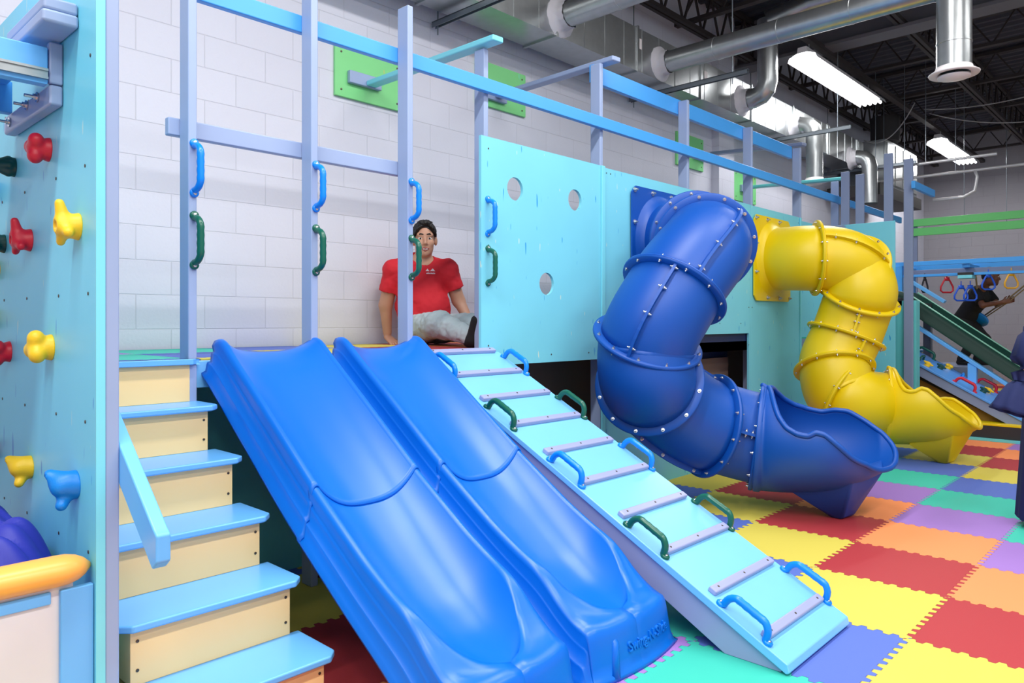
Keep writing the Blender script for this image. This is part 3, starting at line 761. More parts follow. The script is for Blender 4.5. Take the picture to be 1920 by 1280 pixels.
# ------------------------------------------------------------------ climbing ramp
RP = thing('climbing_ramp', (2.886, 2.1, 0), 'cyan climbing ramp with lavender rungs and grab handles, right of the slides', 'ramp')
zr = lambda y: 0.042 + 0.5125 * (y - 1.1)
n = Vector((0, -0.5125, 1)).normalized(); sl = Vector((0, 1, 0.5125)).normalized()
MB().prism([(1.10, zr(1.10)), (1.092, 0.012), (1.105, 0.004), (3.135, zr(3.135) - 0.026), (3.135, zr(3.135))], 0, 2.585, 3.187).build('ramp_board', 'skyc', RP, bev=0.005)
for xx in (2.60, 3.13):
    tag(MB().prism([(1.13, 0.0), (1.35, 0.0), (3.13, zr(3.13) - 0.14), (3.13, zr(3.13) - 0.02), (1.12, zr(1.12) - 0.024)], 0, xx, xx + 0.038).build('side_rail', 'rung', RP, bev=0.003), 'pale lavender side board')
for i in range(10):
    y = 1.205 + 0.2143 * i
    c = Vector((2.886, y, zr(y))) + n * 0.010
    r = MB(); r.obox(c, (1, 0, 0), sl, n, 0.262, 0.019, 0.012)
    rg = r.build('rung', 'rung', RP, bev=0.007, bseg=3)
    for dx in (-0.22, 0.0, 0.22): screw(zmat(c + Vector((dx, 0, 0)) + n * 0.0119, n), rg)
for i, c in enumerate('bgbgb'):
    for xx, yc in ((3.168, [1.271, 1.707, 2.132, 2.559, 2.98][i]), (2.608, [1.277, 1.709, 2.137, 2.552, 2.975][i])):
        handle(c, Vector((xx, yc, zr(yc) + 0.001)), sl, n, RP)

# ------------------------------------------------------------------ tube slides
def hermite(p0, t0, p1, t1, u):
    L = (p1 - p0).length
    a = p0; b = p1; m0 = t0 * L; m1 = t1 * L
    return a * (2 * u ** 3 - 3 * u ** 2 + 1) + m0 * (u ** 3 - 2 * u ** 2 + u) + b * (-2 * u ** 3 + 3 * u ** 2) + m1 * (u ** 3 - u ** 2)
def hull_mesh(pts):
    bm = bmesh.new()
    for p in pts: bm.verts.new(p)
    r = bmesh.ops.convex_hull(bm, input=bm.verts)
    bmesh.ops.delete(bm, geom=[e for e in r['geom_interior'] if isinstance(e, bmesh.types.BMVert)], context='VERTS')
    bm.verts.index_update(); mb = MB(); mb.add([v.co.copy() for v in bm.verts], [tuple(v.index for v in f.verts) for f in bm.faces]); bm.free(); return mb
def tube_slide(label, m, pc, rings, ribs, exit_c, exit_d, tip, foot, roll=0.0, r=0.305):
    t = thing('tube_slide', (foot[0][0], foot[0][1], 0), label, 'tube slide', 'curling tube slides')
    # mounting plate with raised rim
    X, Y, Z = pc; a = 0.408; c = 0.05
    poly = [(X - a, Z - a + c), (X - a + c, Z - a), (X + a - c, Z - a), (X + a, Z - a + c), (X + a, Z + a - c), (X + a - c, Z + a), (X - a + c, Z + a), (X - a, Z + a - c)]
    pl = plate('mounting_plate', poly, [(X, Z, r)], 0.012, m, t, lambda u, v, ww: (u, Y - 0.007 + ww, v))
    for q in (-0.92, -0.33, 0.33, 0.92):
        for (bx, bz) in ((q, 0.92), (q, -0.92), (0.92, q), (-0.92, q)):
            if abs(q) > 0.9 and (abs(bz) > 0.9 and abs(bx) > 0.9) and (bx, bz) in ((q, 0.92), (q, -0.92)): continue
            bolt(zmat((X + bx * a, Y - 0.013, Z + bz * a), (0, -1, 0)) @ Matrix.Scale(1.6, 4), pl)
    mb = MB().lathe((X, Y - 0.012, Z), (0, -1, 0), [(0, r + 0.065), (0.02, r + 0.035), (0.05, r + 0.006), (0.07, r)], 48, cap=False)
    mb.build('plate_collar', m, t, smooth=True)
    seq = [(Vector((X, Y - 0.02, Z)), Vector((0, -1, 0)))] + [(Vector(c_), Vector(n_).normalized()) for c_, n_ in rings]
    xref = Vector((1, 0, 0))
    for i in range(len(seq) - 1):
        (p0, t0), (p1, t1) = seq[i], seq[i + 1]
        N = 14; rows = []; ctr = []; fr = []
        for k in range(N + 1):
            u = k / N; c0 = hermite(p0, t0, p1, t1, u)
            d = (hermite(p0, t0, p1, t1, min(1, u + 0.01)) - hermite(p0, t0, p1, t1, max(0, u - 0.01))).normalized()
            if k == 0: d = t0
            if k == N: d = t1
            xref = (xref - d * xref.dot(d)).normalized(); y = d.cross(xref)
            rows.append([c0 + (xref * math.cos(2 * PI * q / 48) + y * math.sin(2 * PI * q / 48)) * r for q in range(48)])
            ctr.append(c0); fr.append((xref.copy(), y.copy(), d.copy()))
        mb = MB().grid(rows, closed=True)
        sec = mb.build('tube_section', m, t, smooth=True)
        s2 = sec.modifiers.new('thick', 'SOLIDIFY'); s2.thickness = 0.008; s2.offset = -1
        if ribs[i] is not None:
            hx, hy, _ = fr[0]; hint = Vector(ribs[i]); th0 = math.atan2(hint.dot(hy), hint.dot(hx))
            for half in (0, PI):
                th = th0 + half; rb = MB(); R = []
                for c0, (xa, ya, da) in zip(ctr, fr):
                    o = xa * math.cos(th) + ya * math.sin(th); tg = da.cross(o)
                    R.append([c0 + o * (r - 0.004) - tg * 0.009, c0 + o * (r + 0.034) - tg * 0.009, c0 + o * (r + 0.034) + tg * 0.009, c0 + o * (r - 0.004) + tg * 0.009])
                rb.grid(R, closed=True)
                rib = rb.build('seam_rib', m, sec)
                for kk in (1, 5, 9, 13):
                    c0 = ctr[kk]; xa, ya, da = fr[kk]; o = xa * math.cos(th) + ya * math.sin(th); tg = da.cross(o)
                    bolt(zmat(c0 + o * (r + 0.018) + tg * 0.009, tg), sec); bolt(zmat(c0 + o * (r + 0.018) - tg * 0.009, -tg), sec)
        if i < len(seq) - 1:
            fl = MB().lathe(p1, t1, [(-0.014, r - 0.006), (-0.014, r + 0.044), (-0.010, r + 0.048), (-0.001, r + 0.050), (0, r + 0.047), (0.001, r + 0.050), (0.010, r + 0.048), (0.014, r + 0.044), (0.014, r - 0.006)], 56, cap=False).build('flange', m, t, smooth=True, auto=60)
            xa, ya, da = frame(t1)
            for q in range(12):
                th = 2 * PI * (q + 0.3) / 12; pp = p1 + (xa * math.cos(th) + ya * math.sin(th)) * (r + 0.026)
                bolt(zmat(pp + t1 * 0.013, t1), fl); bolt(zmat(pp - t1 * 0.013, -t1), fl)
    # exit scoop
    e0 = Vector(exit_c); d0 = Vector(exit_d).normalized(); e1 = Vector(tip); d1 = Vector((0.02, -1.0, 0.04)).normalized()
    PN_ = [(0, 180), (.10, 180), (.115, 166), (.135, 146), (.17, 128), (.23, 116), (.31, 111), (.39, 110), (.46, 113), (.54, 109), (.65, 94), (.77, 76), (.87, 62), (.94, 45), (.98, 28), (1.0, 10)]
    PF_ = [(0, 180), (.10, 180), (.13, 166), (.17, 148), (.24, 130), (.33, 116), (.43, 106), (.53, 100), (.62, 101), (.70, 98), (.80, 84), (.88, 70), (.94, 50), (.98, 30), (1.0, 10)]
    N = 88; A = 44; rows = []; rimL = []; rimR = []
    R2 = r + 0.04
    for k in range(N + 1):
        s = k / N; c0 = hermite(e0, d0, e1, d1, s); d = (hermite(e0, d0, e1, d1, min(1, s + .01)) - hermite(e0, d0, e1, d1, max(0, s - .01))).normalized()
        side = d.cross(Vector((0, 0, 1))).normalized(); side = Matrix.Rotation(roll * min(1, s / 0.4), 3, d) @ side; upv = side.cross(d)
        phn, phf = [math.radians(float(np.interp(s, [q[0] for q in T_], [q[1] for q in T_]))) * 0.999 for T_ in (PN_, PF_)]
        rr = R2 + (0.012 if s < 0.04 else 0)
        row = []
        for q in range(A + 1):
            th = -phf + (phf + phn) * q / A
            lipz = 0.12 * max(0, (s - 0.5) / 0.5) ** 1.7 * max(0.15, math.cos(th))
            fl_ = 1 + 0.22 * math.sin(PI * min(1, max(0, (s - 0.06) / 0.8))) ** 0.8 * (1 if s < 0.86 else 1)
            row.append(c0 + side * (math.sin(th) * rr * fl_) - upv * (math.cos(th) * rr * (1 if abs(th) < 1.6 else 1)) + Vector((0, 0, lipz)))
        rows.append(row); rimL.append(row[0]); rimR.append(row[-1])
    mb = MB().grid(rows); sc = mb.build('exit_scoop', m, t, smooth=True)
    s2 = sc.modifiers.new('thick', 'SOLIDIFY'); s2.thickness = 0.01; s2.offset = -1
    k0 = 1
    rim = [p for p in rimL[k0:]] + rows[-1][1:-1] + [p for p in rimR[k0:][::-1]]
    # smooth the rim path
    for _ in range(2): rim = [rim[0]] + [(rim[i - 1] + rim[i] * 2 + rim[i + 1]) / 4 for i in range(1, len(rim) - 1)] + [rim[-1]]
    MB().tube(rim + [rim[0]], 0.017, 12, cap=False).build('rolled_rim', m, sc, smooth=True)
    f0, f1_, f2 = foot
    hull_mesh([Vector(p) for p in f1_]).build('support_foot', m, t, bev=0.02, bseg=3)
    return t, rows

RB = [((4.84, 2.735, 1.862), (-0.62, -0.78, -0.06)), ((4.66, 2.565, 1.80), (-0.785, -0.579, -0.22)), ((4.155, 2.511, 1.461), (-0.604, 0.115, -0.789)), ((4.02, 2.62, 1.146), (0.204, 0.442, -0.874)),
      ((4.05, 2.63, 0.878), (0.883, 0.314, -0.349)), ((4.546, 2.471, 0.565), (0.84, -0.481, -0.249)), ((4.77, 2.235, 0.48), (0.407, -0.91, -0.14))]
tb, rows = tube_slide('curling blue tube slide with an open scoop at its foot, nearer the camera', 'tube', (5.02, 3.15, 1.875), RB,
    [None, None, (0.45, -0.476, 0.756), (-0.93, -0.369, 0.0), None, (-0.076, -0.331, 0.941), (-0.722, -0.684, 0.1)], (4.77, 2.235, 0.48), (0.38, -0.92, -0.08), (5.02, 1.49, 0.57), [(4.98, 1.78, 0),
    [(4.88, 1.72, 0.0), (5.02, 1.70, 0.0), (4.90, 1.80, 0.0), (5.04, 1.80, 0.0), (4.76, 1.60, 0.33), (5.22, 1.58, 0.36), (5.03, 1.51, 0.33), (4.72, 2.0, 0.17), (4.98, 2.0, 0.17)], 0], 0.13)
RY = [((6.998, 2.704, 1.86), (0.55, -0.82, -0.02)), ((7.17, 2.45, 1.77), (0.88, 0.0, -0.47)), ((7.15, 2.36, 1.49), (0.25, 0.42, -0.85)), ((7.128, 2.479, 1.131), (-0.248, 0.262, -0.933)),
      ((7.0, 2.539, 0.829), (-0.40, -0.28, -0.86)), ((6.98, 2.44, 0.585), (-0.02, -0.90, -0.42)), ((7.38, 2.22, 0.485), (0.40, -0.91, -0.12))]
ty, rows = tube_slide('curling yellow tube slide with an open scoop at its foot, farther from the camera', 'tubey', (7.04, 3.15, 1.875), RY,
    [None, (-0.598, -0.567, 0.567), None, (-0.893, -0.45, 0.0), (-0.654, -0.756, 0.0), None, None, None], (7.38, 2.22, 0.485), (0.38, -0.92, -0.08), (7.53, 1.50, 0.56), [(7.6, 1.78, 0),
    [(7.44, 1.72, 0.0), (7.60, 1.70, 0.0), (7.46, 1.80, 0.0), (7.62, 1.80, 0.0), (7.28, 1.62, 0.36), (7.74, 1.60, 0.33), (7.53, 1.52, 0.33), (7.28, 2.0, 0.17), (7.56, 2.0, 0.17)], 0], -0.13)

# ------------------------------------------------------------------ climbing wall on the left, crossbeam, pit
CW = thing('climbing_wall', (0.7, 3.3, 0), 'tall cyan climbing wall at the left edge with coloured holds and a lavender front post', 'climbing wall')
cwp = MB().box(0.687, 0.709, 2.22, 4.5, 0, 2.362).build('panel', 'cyanL', CW, bev=0.004)
MB().box(0.686, 0.7095, 2.212, 2.219, 0, 2.362).build('panel_edge', 'cyanedge', CW)
MB().box(0.7095, 0.7465, 2.213, 2.302, 0, 2.95).build('post', 'lav', CW, bev=0.006)
MB().box(0.7095, 0.7465, 4.38, 4.469, 0, 2.95).build('post', 'lav', CW, bev=0.006)
HL = [(0, 'red', 2.649, 1.80, 1.1), (2, 'dgreen', 3.06, 1.804, 1.0), (1, 'yel', 2.365, 1.534, 1.15), (1, 'red', 2.859, 1.533, 1.1), (1, 'dgreen', 3.2, 1.546, 1.0),
      (0, 'red', 3.125, 1.155, 1.1), (0, 'yel', 2.626, 1.182, 1.2), (3, 'yel', 2.852, 0.78, 1.1), (3, 'blu', 2.384, 0.792, 1.2), (2, 'yel', 3.29, 1.456, 1.0),
      (2, 'yel', 3.3, 1.274, 1.0), (0, 'red', 3.3, 0.784, 1.0), (0, 'blu', 3.31, 1.752, 1.0)]
for i, (k, c, y, z, s) in enumerate(HL):
    hold(k, c, (0.687, y, z), (-1, 0, 0), (0, 0, 1), [0.4, 1.2, 0.2, 0.1, 2.0, 2.4, 0.9, 0.3, 0.2, 1, 2, 3, 4][i], CW, s)
for y in (2.28, 2.55, 2.9, 3.2):
    for z in (0.62, 0.98, 1.34, 1.7, 2.0): screw(zmat((0.6868, y + (z * 7 % 1) * 0.05 - 0.02, z), (-1, 0, 0)), CW)

OB = thing('overhead_beam', (0.3, 2.75, 1.96), 'blue overhead swing beam bolted to the top of the climbing wall', 'beam')
MB().box(0.598, 0.686, 2.36, 2.76, 2.135, 2.172).box(0.594, 0.686, 2.355, 2.76, 2.098, 2.135).build('upper_bracket', 'lav', OB, bev=0.009, bseg=3)
MB().box(0.649, 0.686, 2.50, 2.528, 1.968, 2.092).build('end_bracket', 'lav', OB, bev=0.006)
MB().box(0.649, 0.686, 2.50, 3.03, 1.905, 1.966).build('lower_bracket', 'lav', OB, bev=0.008)
bb = MB().box(-2.6, 0.646, 2.50, 2.54, 1.962, 2.072).build('front_beam', 'sky', OB, bev=0.004)
tag(MB().box(-2.6, 0.644, 2.494, 2.4995, 1.975, 2.006).box(-2.6, 0.644, 2.488, 2.494, 1.975, 1.982).box(-2.6, 0.644, 2.488, 2.494, 1.999, 2.006).build('rail_track', 'galv', OB), 'aluminium track strip')
MB().box(-2.6, 0.646, 2.90, 2.94, 1.955, 2.06).build('rear_beam', 'rail', OB, bev=0.004)
MB().box(-2.6, 0.63, 2.54, 2.9, 2.045, 2.06).build('beam_board', 'rail', OB, bev=0.003)
for (y, z) in ((2.62, 1.95), (2.74, 1.95), (2.95, 1.935)):
    q = MB(); q.lathe((0.648, y, z), (-1, 0, 0), [(0, 0.016), (0.003, 0.016), (0.0031, 0.009), (0.012, 0.009), (0.0121, 0.005), (0.035, 0.005)], 12); q.build('bolt', 'steel', OB, smooth=True, auto=30)

PW = thing('pit_wall', (0.2, 2.25, 0), 'white pit wall with blue trim and an orange vinyl pad along its top', 'low wall')
MB().box(-2.4, 0.64, 2.245, 2.27, 0.0, 0.56).build('board', 'white', PW, bev=0.002)
tag(MB().box(0.605, 0.686, 2.228, 2.25, 0.0, 0.545).build('trim_post', 'sky', PW, bev=0.004), 'sky blue upright trim')
tag(MB().box(-2.4, 0.585, 2.236, 2.246, 0.512, 0.545).build('trim_rail', 'sky', PW, bev=0.003), 'sky blue top trim')
rows_ = []
for x, sx in [(-2.4, 1), (0.3, 1), (0.50, 1), (0.60, 1), (0.625, 0.97), (0.65, 0.78), (0.668, 0.5), (0.684, 0.12)]:
    rows_.append([(x, 2.255 + math.cos(a) * 0.052 * sx, 0.592 + math.sin(a) * 0.041 * (sx if sx > .8 else sx ** 0.8)) for a in [2 * PI * k / 28 for k in range(28)]])
mb = MB().grid(rows_, closed=True); mb.f.append(tuple(range(28))); mb.mi.append(0); mb.f.append(tuple(range(7 * 28, 8 * 28))); mb.mi.append(0)
tag(mb.build('top_pad', 'pad', PW, smooth=True, auto=50), 'orange vinyl pad')

# crumpled royal blue fabric heap in the pit
def hgt(x, y):
    x += 0.02 * math.sin(17 * y + 5 * x); y += 0.02 * math.sin(13 * x)
    return 0.016 * abs(math.sin(14 * x - 9 * y)) ** 0.6 + 0.014 * abs(math.sin(22 * y + 11 * x + 1.3)) ** 0.5 + 0.02 * math.sin(9 * x + 3 * y) + 0.012 * math.sin(23 * x - 17 * y) + 0.008 * math.sin(41 * y + 13 * x) + 0.012 * abs(math.sin(31 * x + 25 * y + 2 * math.sin(12 * y)))
R_ = []
for i in range(170):
    x = -0.75 + 1.425 * i / 169; row = []
    for j in range(100):
        y = 2.33 + 0.85 * j / 99
        e = max(0, 1 - abs((x + 0.10) / 0.85) ** 8) ** 0.5 * max(0, 1 - abs((y - 2.75) / 0.44) ** 4) ** 0.5
        row.append((x, y, max(0.02, 0.02 + 0.64 * e + hgt(x, y) * e * 1.6)))
    R_.append(row)
tag(MB().grid(R_).build('fabric_heap', 'royal', smooth=True), 'crumpled royal blue fabric piled behind the orange pad', 'fabric')

# ------------------------------------------------------------------ far playset
FT = thing('far_tower', (9.6, 2.6, 0), 'teal and slate end tower that carries the dark green slide', 'play tower')
MB().box(8.92, 9.06, 2.36, 2.62, 0, 1.5).build('side_board', 'teal', FT, bev=0.004)
MB().box(8.92, 10.9, 2.62, 3.7, 1.42, 1.5).build('deck', 'darkm', FT)
MB().box(8.92, 9.3, 2.5, 2.6, 1.44, 1.53).build('deck_edge', 'darkm', FT, bev=0.004)
for x, y in ((10.7, 2.66), (10.7, 3.6), (9.2, 3.6)): MB().box(x, x + 0.09, y, y + 0.09, 0, 1.42).build('post', 'grey', FT, bev=0.004)
# rails carrying the rings
MR = thing('monkey_bar_frame', (11.5, 2.0, 0), 'blue overhead rails from which the trapeze rings hang', 'overhead rails')
MB().box(11.28, 11.32, -2.2, 3.25, 2.04, 2.10).build('rail', 'rail', MR, bev=0.004)
MB().box(11.88, 11.92, -2.2, 3.25, 2.0, 2.08).build('rail', 'rail', MR, bev=0.004)
tag(MB().box(11.45, 11.55, -2.2, 3.25, 1.925, 1.99).build('track', 'grey', MR, bev=0.004), 'grey track under the rails')
MB().box(11.30, 11.36, -2.2, 3.25, 1.885, 1.92).build('lower_rail', 'rail', MR, bev=0.003)
for y in (-2.0, 1.5, 2.35, 3.14): MB().box(11.32, 11.88, y, y + 0.09, 1.99, 2.04).build('crossbar', 'rail', MR, bev=0.004)
for x in (11.30, 11.90):
    for y in (3.16, -2.1): MB().box(x - 0.04, x + 0.04, y, y + 0.089, 0, 2.05).build('post', 'rail', MR, bev=0.004)
tag(MB().box(11.22, 11.42, 2.30, 2.47, 1.84, 1.885).build('trolley', 'cyanedge', MR, bev=0.006), 'pale cyan sliding trolley')
MB().box(11.22, 11.30, 2.30, 2.47, 1.887, 1.92).build('trolley_wheels', 'darkm', MR)
def ring_fn(m, slim=1.0):
    mb = MB(); pts = []
    for a, b in [(-0.03, 0.075), (-0.055, 0.03), (-0.085, -0.03), (-0.085, -0.075), (-0.055, -0.1), (0.055, -0.1), (0.085, -0.075), (0.085, -0.03), (0.055, 0.03), (0.03, 0.075)]:
        pts.append((a * slim, 0, b))
    sm = pts + [pts[0]]
    mb.tube([Vector(p) for p in sm], 0.012, 8, cap=False)
    mb.obox((0, 0, 0.08), (1, 0, 0), (0, 1, 0), (0, 0, 1), 0.032 * slim, 0.01, 0.025)
    mb.tube([(0, 0, 0.1), (0, 0, 0.16)], 0.006, 6)
    return mb
view = Vector((0.64, -0.77, 0))
for nm, mt, (x, y, z), sl_, lb in [('trapeze_ring', 'ringk', (11.33, 2.89, 1.775), 0.45, 'black trapeze ring seen edge on, leftmost under the blue rails'), ('trapeze_ring', 'ringr', (11.33, 2.62, 1.765), 0.95, 'red trapeze ring under the blue rails'),
        ('trapeze_ring', 'ringb', (11.33, 2.452, 1.65), 1.0, 'blue trapeze ring hanging on the left of the cyan trolley'), ('trapeze_ring', 'ringb', (11.33, 2.345, 1.65), 0.95, 'blue trapeze ring hanging on the right of the cyan trolley'),
        ('trapeze_ring', 'ringb', (11.33, 2.139, 1.79), 0.95, "blue trapeze ring in front of the climbing person's face"), ('trapeze_ring', 'ringy', (11.33, 1.887, 1.80), 0.95, 'yellow trapeze ring at the right end of the blue rails')]:
    o = ring_fn(mt, sl_).build(nm, mt, smooth=True, origin=(0, 0, 0)); place(o, Matrix.Translation((x, y, z)) @ Matrix.Rotation(-0.87, 4, 'Z')); tag(o, lb, 'ring', 'trapeze rings under the blue rails')
# dark green slide
GS = thing('slide', (10.4, 2.0, 0), 'dark green slide descending from the far tower', 'slide')
ga = Vector((10.35, 2.86, 1.56)); gb = Vector((10.35, 1.35, 0.45)); gd = (gb - ga).normalized(); gn = Vector((1, 0, 0)).cross(gd); gn = gn if gn.z > 0 else -gn
rr_ = []
for p in (ga + Vector((0, .14, .02)), ga + Vector((0, 0.03, 0)), ga + gd * 0.12, ga + gd * 0.9, ga + gd * 1.2, gb):
    rr_.append([p + Vector((dx, 0, 0)) + gn * h for dx, h in [(-0.36, -0.06), (-0.34, -0.05), (-0.33, 0.05), (-0.31, 0.10), (-0.28, 0.105), (-0.25, 0.09), (-0.2, 0.0), (-0.1, -0.03), (0.1, -0.03), (0.2, 0.0), (0.25, 0.09), (0.28, 0.105), (0.31, 0.10), (0.33, 0.05), (0.34, -0.05), (0.36, -0.06)]])
MB().grid(rr_).build('slide_bed', 'dslide', GS, smooth=True)
for dx in (-0.29, 0.29):
    tag(MB().tube([ga + Vector((dx, 0, 0)) + gn * 0.105, gb + Vector((dx, 0, 0)) + gn * 0.105], 0.012, 8).build('rim', mat('pale_green_rim', (120, 180, 160), 0.35), GS, smooth=True), 'pale rim')
sb = MB().bar((10.0, 2.85, 1.36), (10.0, 1.2, 0.20), 0.04, 0.10, (1, 0, 0)); tag(sb.build('support_beam', 'sky', GS, bev=0.004), 'sky blue sloping support beam')
tag(MB().bar((10.72, 2.9, 1.80), (10.72, 2.5, 1.52), 0.04, 0.10, (1, 0, 0)).build('support_beam', 'sky', GS, bev=0.004), 'sky blue sloping support beam')
tag(MB().box(9.96, 10.04, 2.0, 2.09, 0.0, 0.78).build('support_post', 'sky', GS, bev=0.004), 'sky blue upright')
MB().cyl(gb + Vector((0, 0, -0.04)), (gb.x, gb.y, 0.0), 0.03, 12).build('foot', 'darkm', GS)
# far climbing ramp with holds
FR = thing('hold_ramp', (9.7, 2.0, 0), 'small sky blue ramp studded with coloured holds and handles at the right', 'ramp')
ra, rb_ = Vector((9.7, 2.75, 0.965)), Vector((9.7, 1.1, 0.05))
fs = (rb_ - ra).normalized(); fn_ = Vector((1, 0, 0)).cross(fs); fn_ = fn_ if fn_.z > 0 else -fn_
L_ = (rb_ - ra).length
MB().obox((ra + rb_) / 2 - fn_ * 0.012, (1, 0, 0), fs, fn_, 0.40, L_ / 2, 0.012).build('ramp_board', 'midblue', FR, bev=0.004)
for dx in (-0.36, 0.36):
    tag(MB().obox((ra + rb_) / 2 - fn_ * 0.075 + Vector((dx, 0, 0)), (1, 0, 0), fs, fn_, 0.02, L_ / 2 - 0.06, 0.05).build('side_board', 'grey', FR, bev=0.004), 'slate grey side board')
tag(hull_mesh([(x, y, z) for x in (9.45, 10.0) for y, z in ((2.7, 0.0), (2.7, 0.72), (1.55, 0.0), (1.55, 0.14))]).build('under_box', 'mustard', FR), 'mustard box under the ramp')
def onr(dx, t): return ra + fs * t + Vector((dx, 0, 0))
for k, c, dx, t_ in [(1, 'yel', -0.28, 0.42), (1, 'dgreen', -0.02, 0.50), (0, 'yel', 0.26, 0.52), (1, 'dgreen', -0.05, 1.0), (1, 'yel', 0.08, 1.02), (2, 'red', -0.22, 1.42), (0, 'yel', 0.02, 1.40)]:
    hold(k, c, onr(dx, t_), fn_, -fs, k * 1.1, FR, 1.0)
for c, dx, t_, al in [('k', 0.33, 0.22, fs), ('k', -0.1, 0.3, Vector((1, 0, 0.0))), ('b', 0.1, 0.72, Vector((1, 0.3, 0))), ('r', -0.32, 0.86, fs), ('r', 0.34, 0.95, fs), ('b', -0.05, 1.28, Vector((1, 0.4, 0)))]:
    handle(c, onr(dx, t_), (al - fn_ * al.dot(fn_)), fn_, FR, 0.8 if al is not fs else 1.1)
# small far steps, base and platform
FS = thing('steps', (11.0, 2.9, 0), 'small cream steps with blue treads behind the ramp of holds', 'stairs')
for k, (y, z) in enumerate([(3.05, 1.05), (2.87, 0.86), (2.69, 0.67)]):
    MB().box(11.0, 11.35, y, y + 0.18, 0, z).build('riser_box', 'cream', FS); MB().box(10.96, 11.38, y - 0.05, y + 0.19, z, z + 0.025).build('tread', 'sky', FS, bev=0.004)
BP = thing('foam_platform', (11.2, 1.3, 0), 'low dark edged foam platform with a yellow top under the ramp', 'platform')
MB().box(9.2, 12.6, 0.2, 2.3, 0.0, 0.16).build('base', 'darkm', BP, bev=0.006)
tag(MB().box(9.2, 12.6, 0.2, 2.3, 0.161, 0.185).build('mat_top', 'pad' if False else 'tubey', BP, bev=0.004), 'yellow mat top')
tag(MB().box(9.16, 9.2, 0.2, 2.3, 0.0, 0.03).build('edge_strip', 'teal', BP, bev=0.003), 'teal floor edge strip')
st = MB(); poly = [(11.0 + math.cos(PI / 2 + k * PI / 5) * (0.22 if k % 2 == 0 else 0.09), 1.1 + math.sin(PI / 2 + k * PI / 5) * (0.22 if k % 2 == 0 else 0.09)) for k in range(10)]
tag(st.prism(poly, 2, 0.1855, 0.188).build('star', 'red', BP), 'red star on the mat')
tag(MB().box(11.5, 12.6, 2.32, 3.1, 0, 0.66).build('step_block', 'grey', bev=0.01), 'grey block behind the ramp that the climbing person stands on', 'block')
GB = thing('beam_frame', (12.9, 1.0, 0), 'tall frame with two long parallel green beams in front of the far wall', 'beams')
for z0, z1 in ((2.775, 2.89), (2.625, 2.745)):
    tag(MB().box(12.9, 12.94, -2.4, 3.5, z0, z1).build('beam', 'fargreen', GB, bev=0.004), 'long green beam')
for y in (3.41, -2.4): MB().box(12.945, 12.985, y, y + 0.089, 0, 2.89).build('post', 'grey', GB, bev=0.004)
# rope swing
RS = thing('disc_swing', (12.1, 2.38, 1.3), 'blue disc swing on a rope beside the climbing person', 'swing')
MB().lathe((12.12, 2.44, 1.30), (0.64, -0.3, 0.75), [(0, 0.02), (0, 0.15), (0.012, 0.158), (0.03, 0.155), (0.035, 0.12), (0.03, 0.02)], 28).build('disc', 'blu', RS, smooth=True)
MB().tube([(12.12, 2.44, 1.30), (11.8, 2.36, 1.70), (11.55, 2.33, 1.93)], 0.011, 8).build('rope', 'rope', RS, smooth=True)
MB().lathe((11.87, 2.37, 1.62), (0, 0, 1), [(-0.006, 0.012), (0.0, 0.018), (0.006, 0.012)], 12).build('knot', 'rope', RS)
RP2 = tag(MB().tube([(12.2, 2.42, 1.30), (11.72, 2.0, 1.56), (11.6, 1.2, 2.3), (11.3, 0.2, 3.1), (10.62, -1.86, 5.14)], [0.010] * 5, 8).tube([(12.18, 2.40, 1.28), (11.70, 1.98, 1.53), (11.57, 1.2, 2.25), (11.27, 0.2, 3.05), (10.57, -1.9, 5.12)], [0.008] * 5, 8).build('pull_rope', 'rope', smooth=True), 'taut double rope that the climbing person pulls', 'rope')

# ------------------------------------------------------------------ people
def basis(f, up=(0, 0, 1)):
    f = Vector(f).normalized(); u = Vector(up); r = f.cross(u).normalized(); u = r.cross(f).normalized(); return r, f, u
def head_prims(c, f, up, s=1.0):
    r, f, u = basis(f, up); c = Vector(c); m = [tuple(r), tuple(f), tuple(u)]
    P = lambda x, y, z: tuple(c + r * x * s + f * y * s + u * z * s)
    return [ell(P(0, -.012, .035), (.074 * s, .094 * s, .092 * s), m, k=.02), ell(P(0, .022, -.045), (.06 * s, .066 * s, .07 * s), m, k=.03),
            ell(P(0, .062, -.092), (.026 * s, .022 * s, .02 * s), m, k=.02), cap(P(0, .078, .014), P(0, .098, -.022), .007 * s, .0115 * s, k=.012),
            cap(P(-.013, .087, -.028), P(.013, .087, -.028), .007 * s, k=.01), cap(P(-.045, .066, .034), P(.045, .066, .034), .011 * s, k=.015),
            ell(P(-.04, .06, -.02), (.022 * s, .02 * s, .022 * s), m, k=.02), ell(P(.04, .06, -.02), (.022 * s, .02 * s, .022 * s), m, k=.02),
            ell(P(-.031, .092, .010), (.017 * s, .014 * s, .011 * s), m, k=.010, sub=True), ell(P(.031, .092, .010), (.017 * s, .014 * s, .011 * s), m, k=.010, sub=True),
            ell(P(-.077, -.005, -.005), (.012 * s, .02 * s, .032 * s), m, k=.008), ell(P(.077, -.005, -.005), (.012 * s, .02 * s, .032 * s), m, k=.008)], P, m
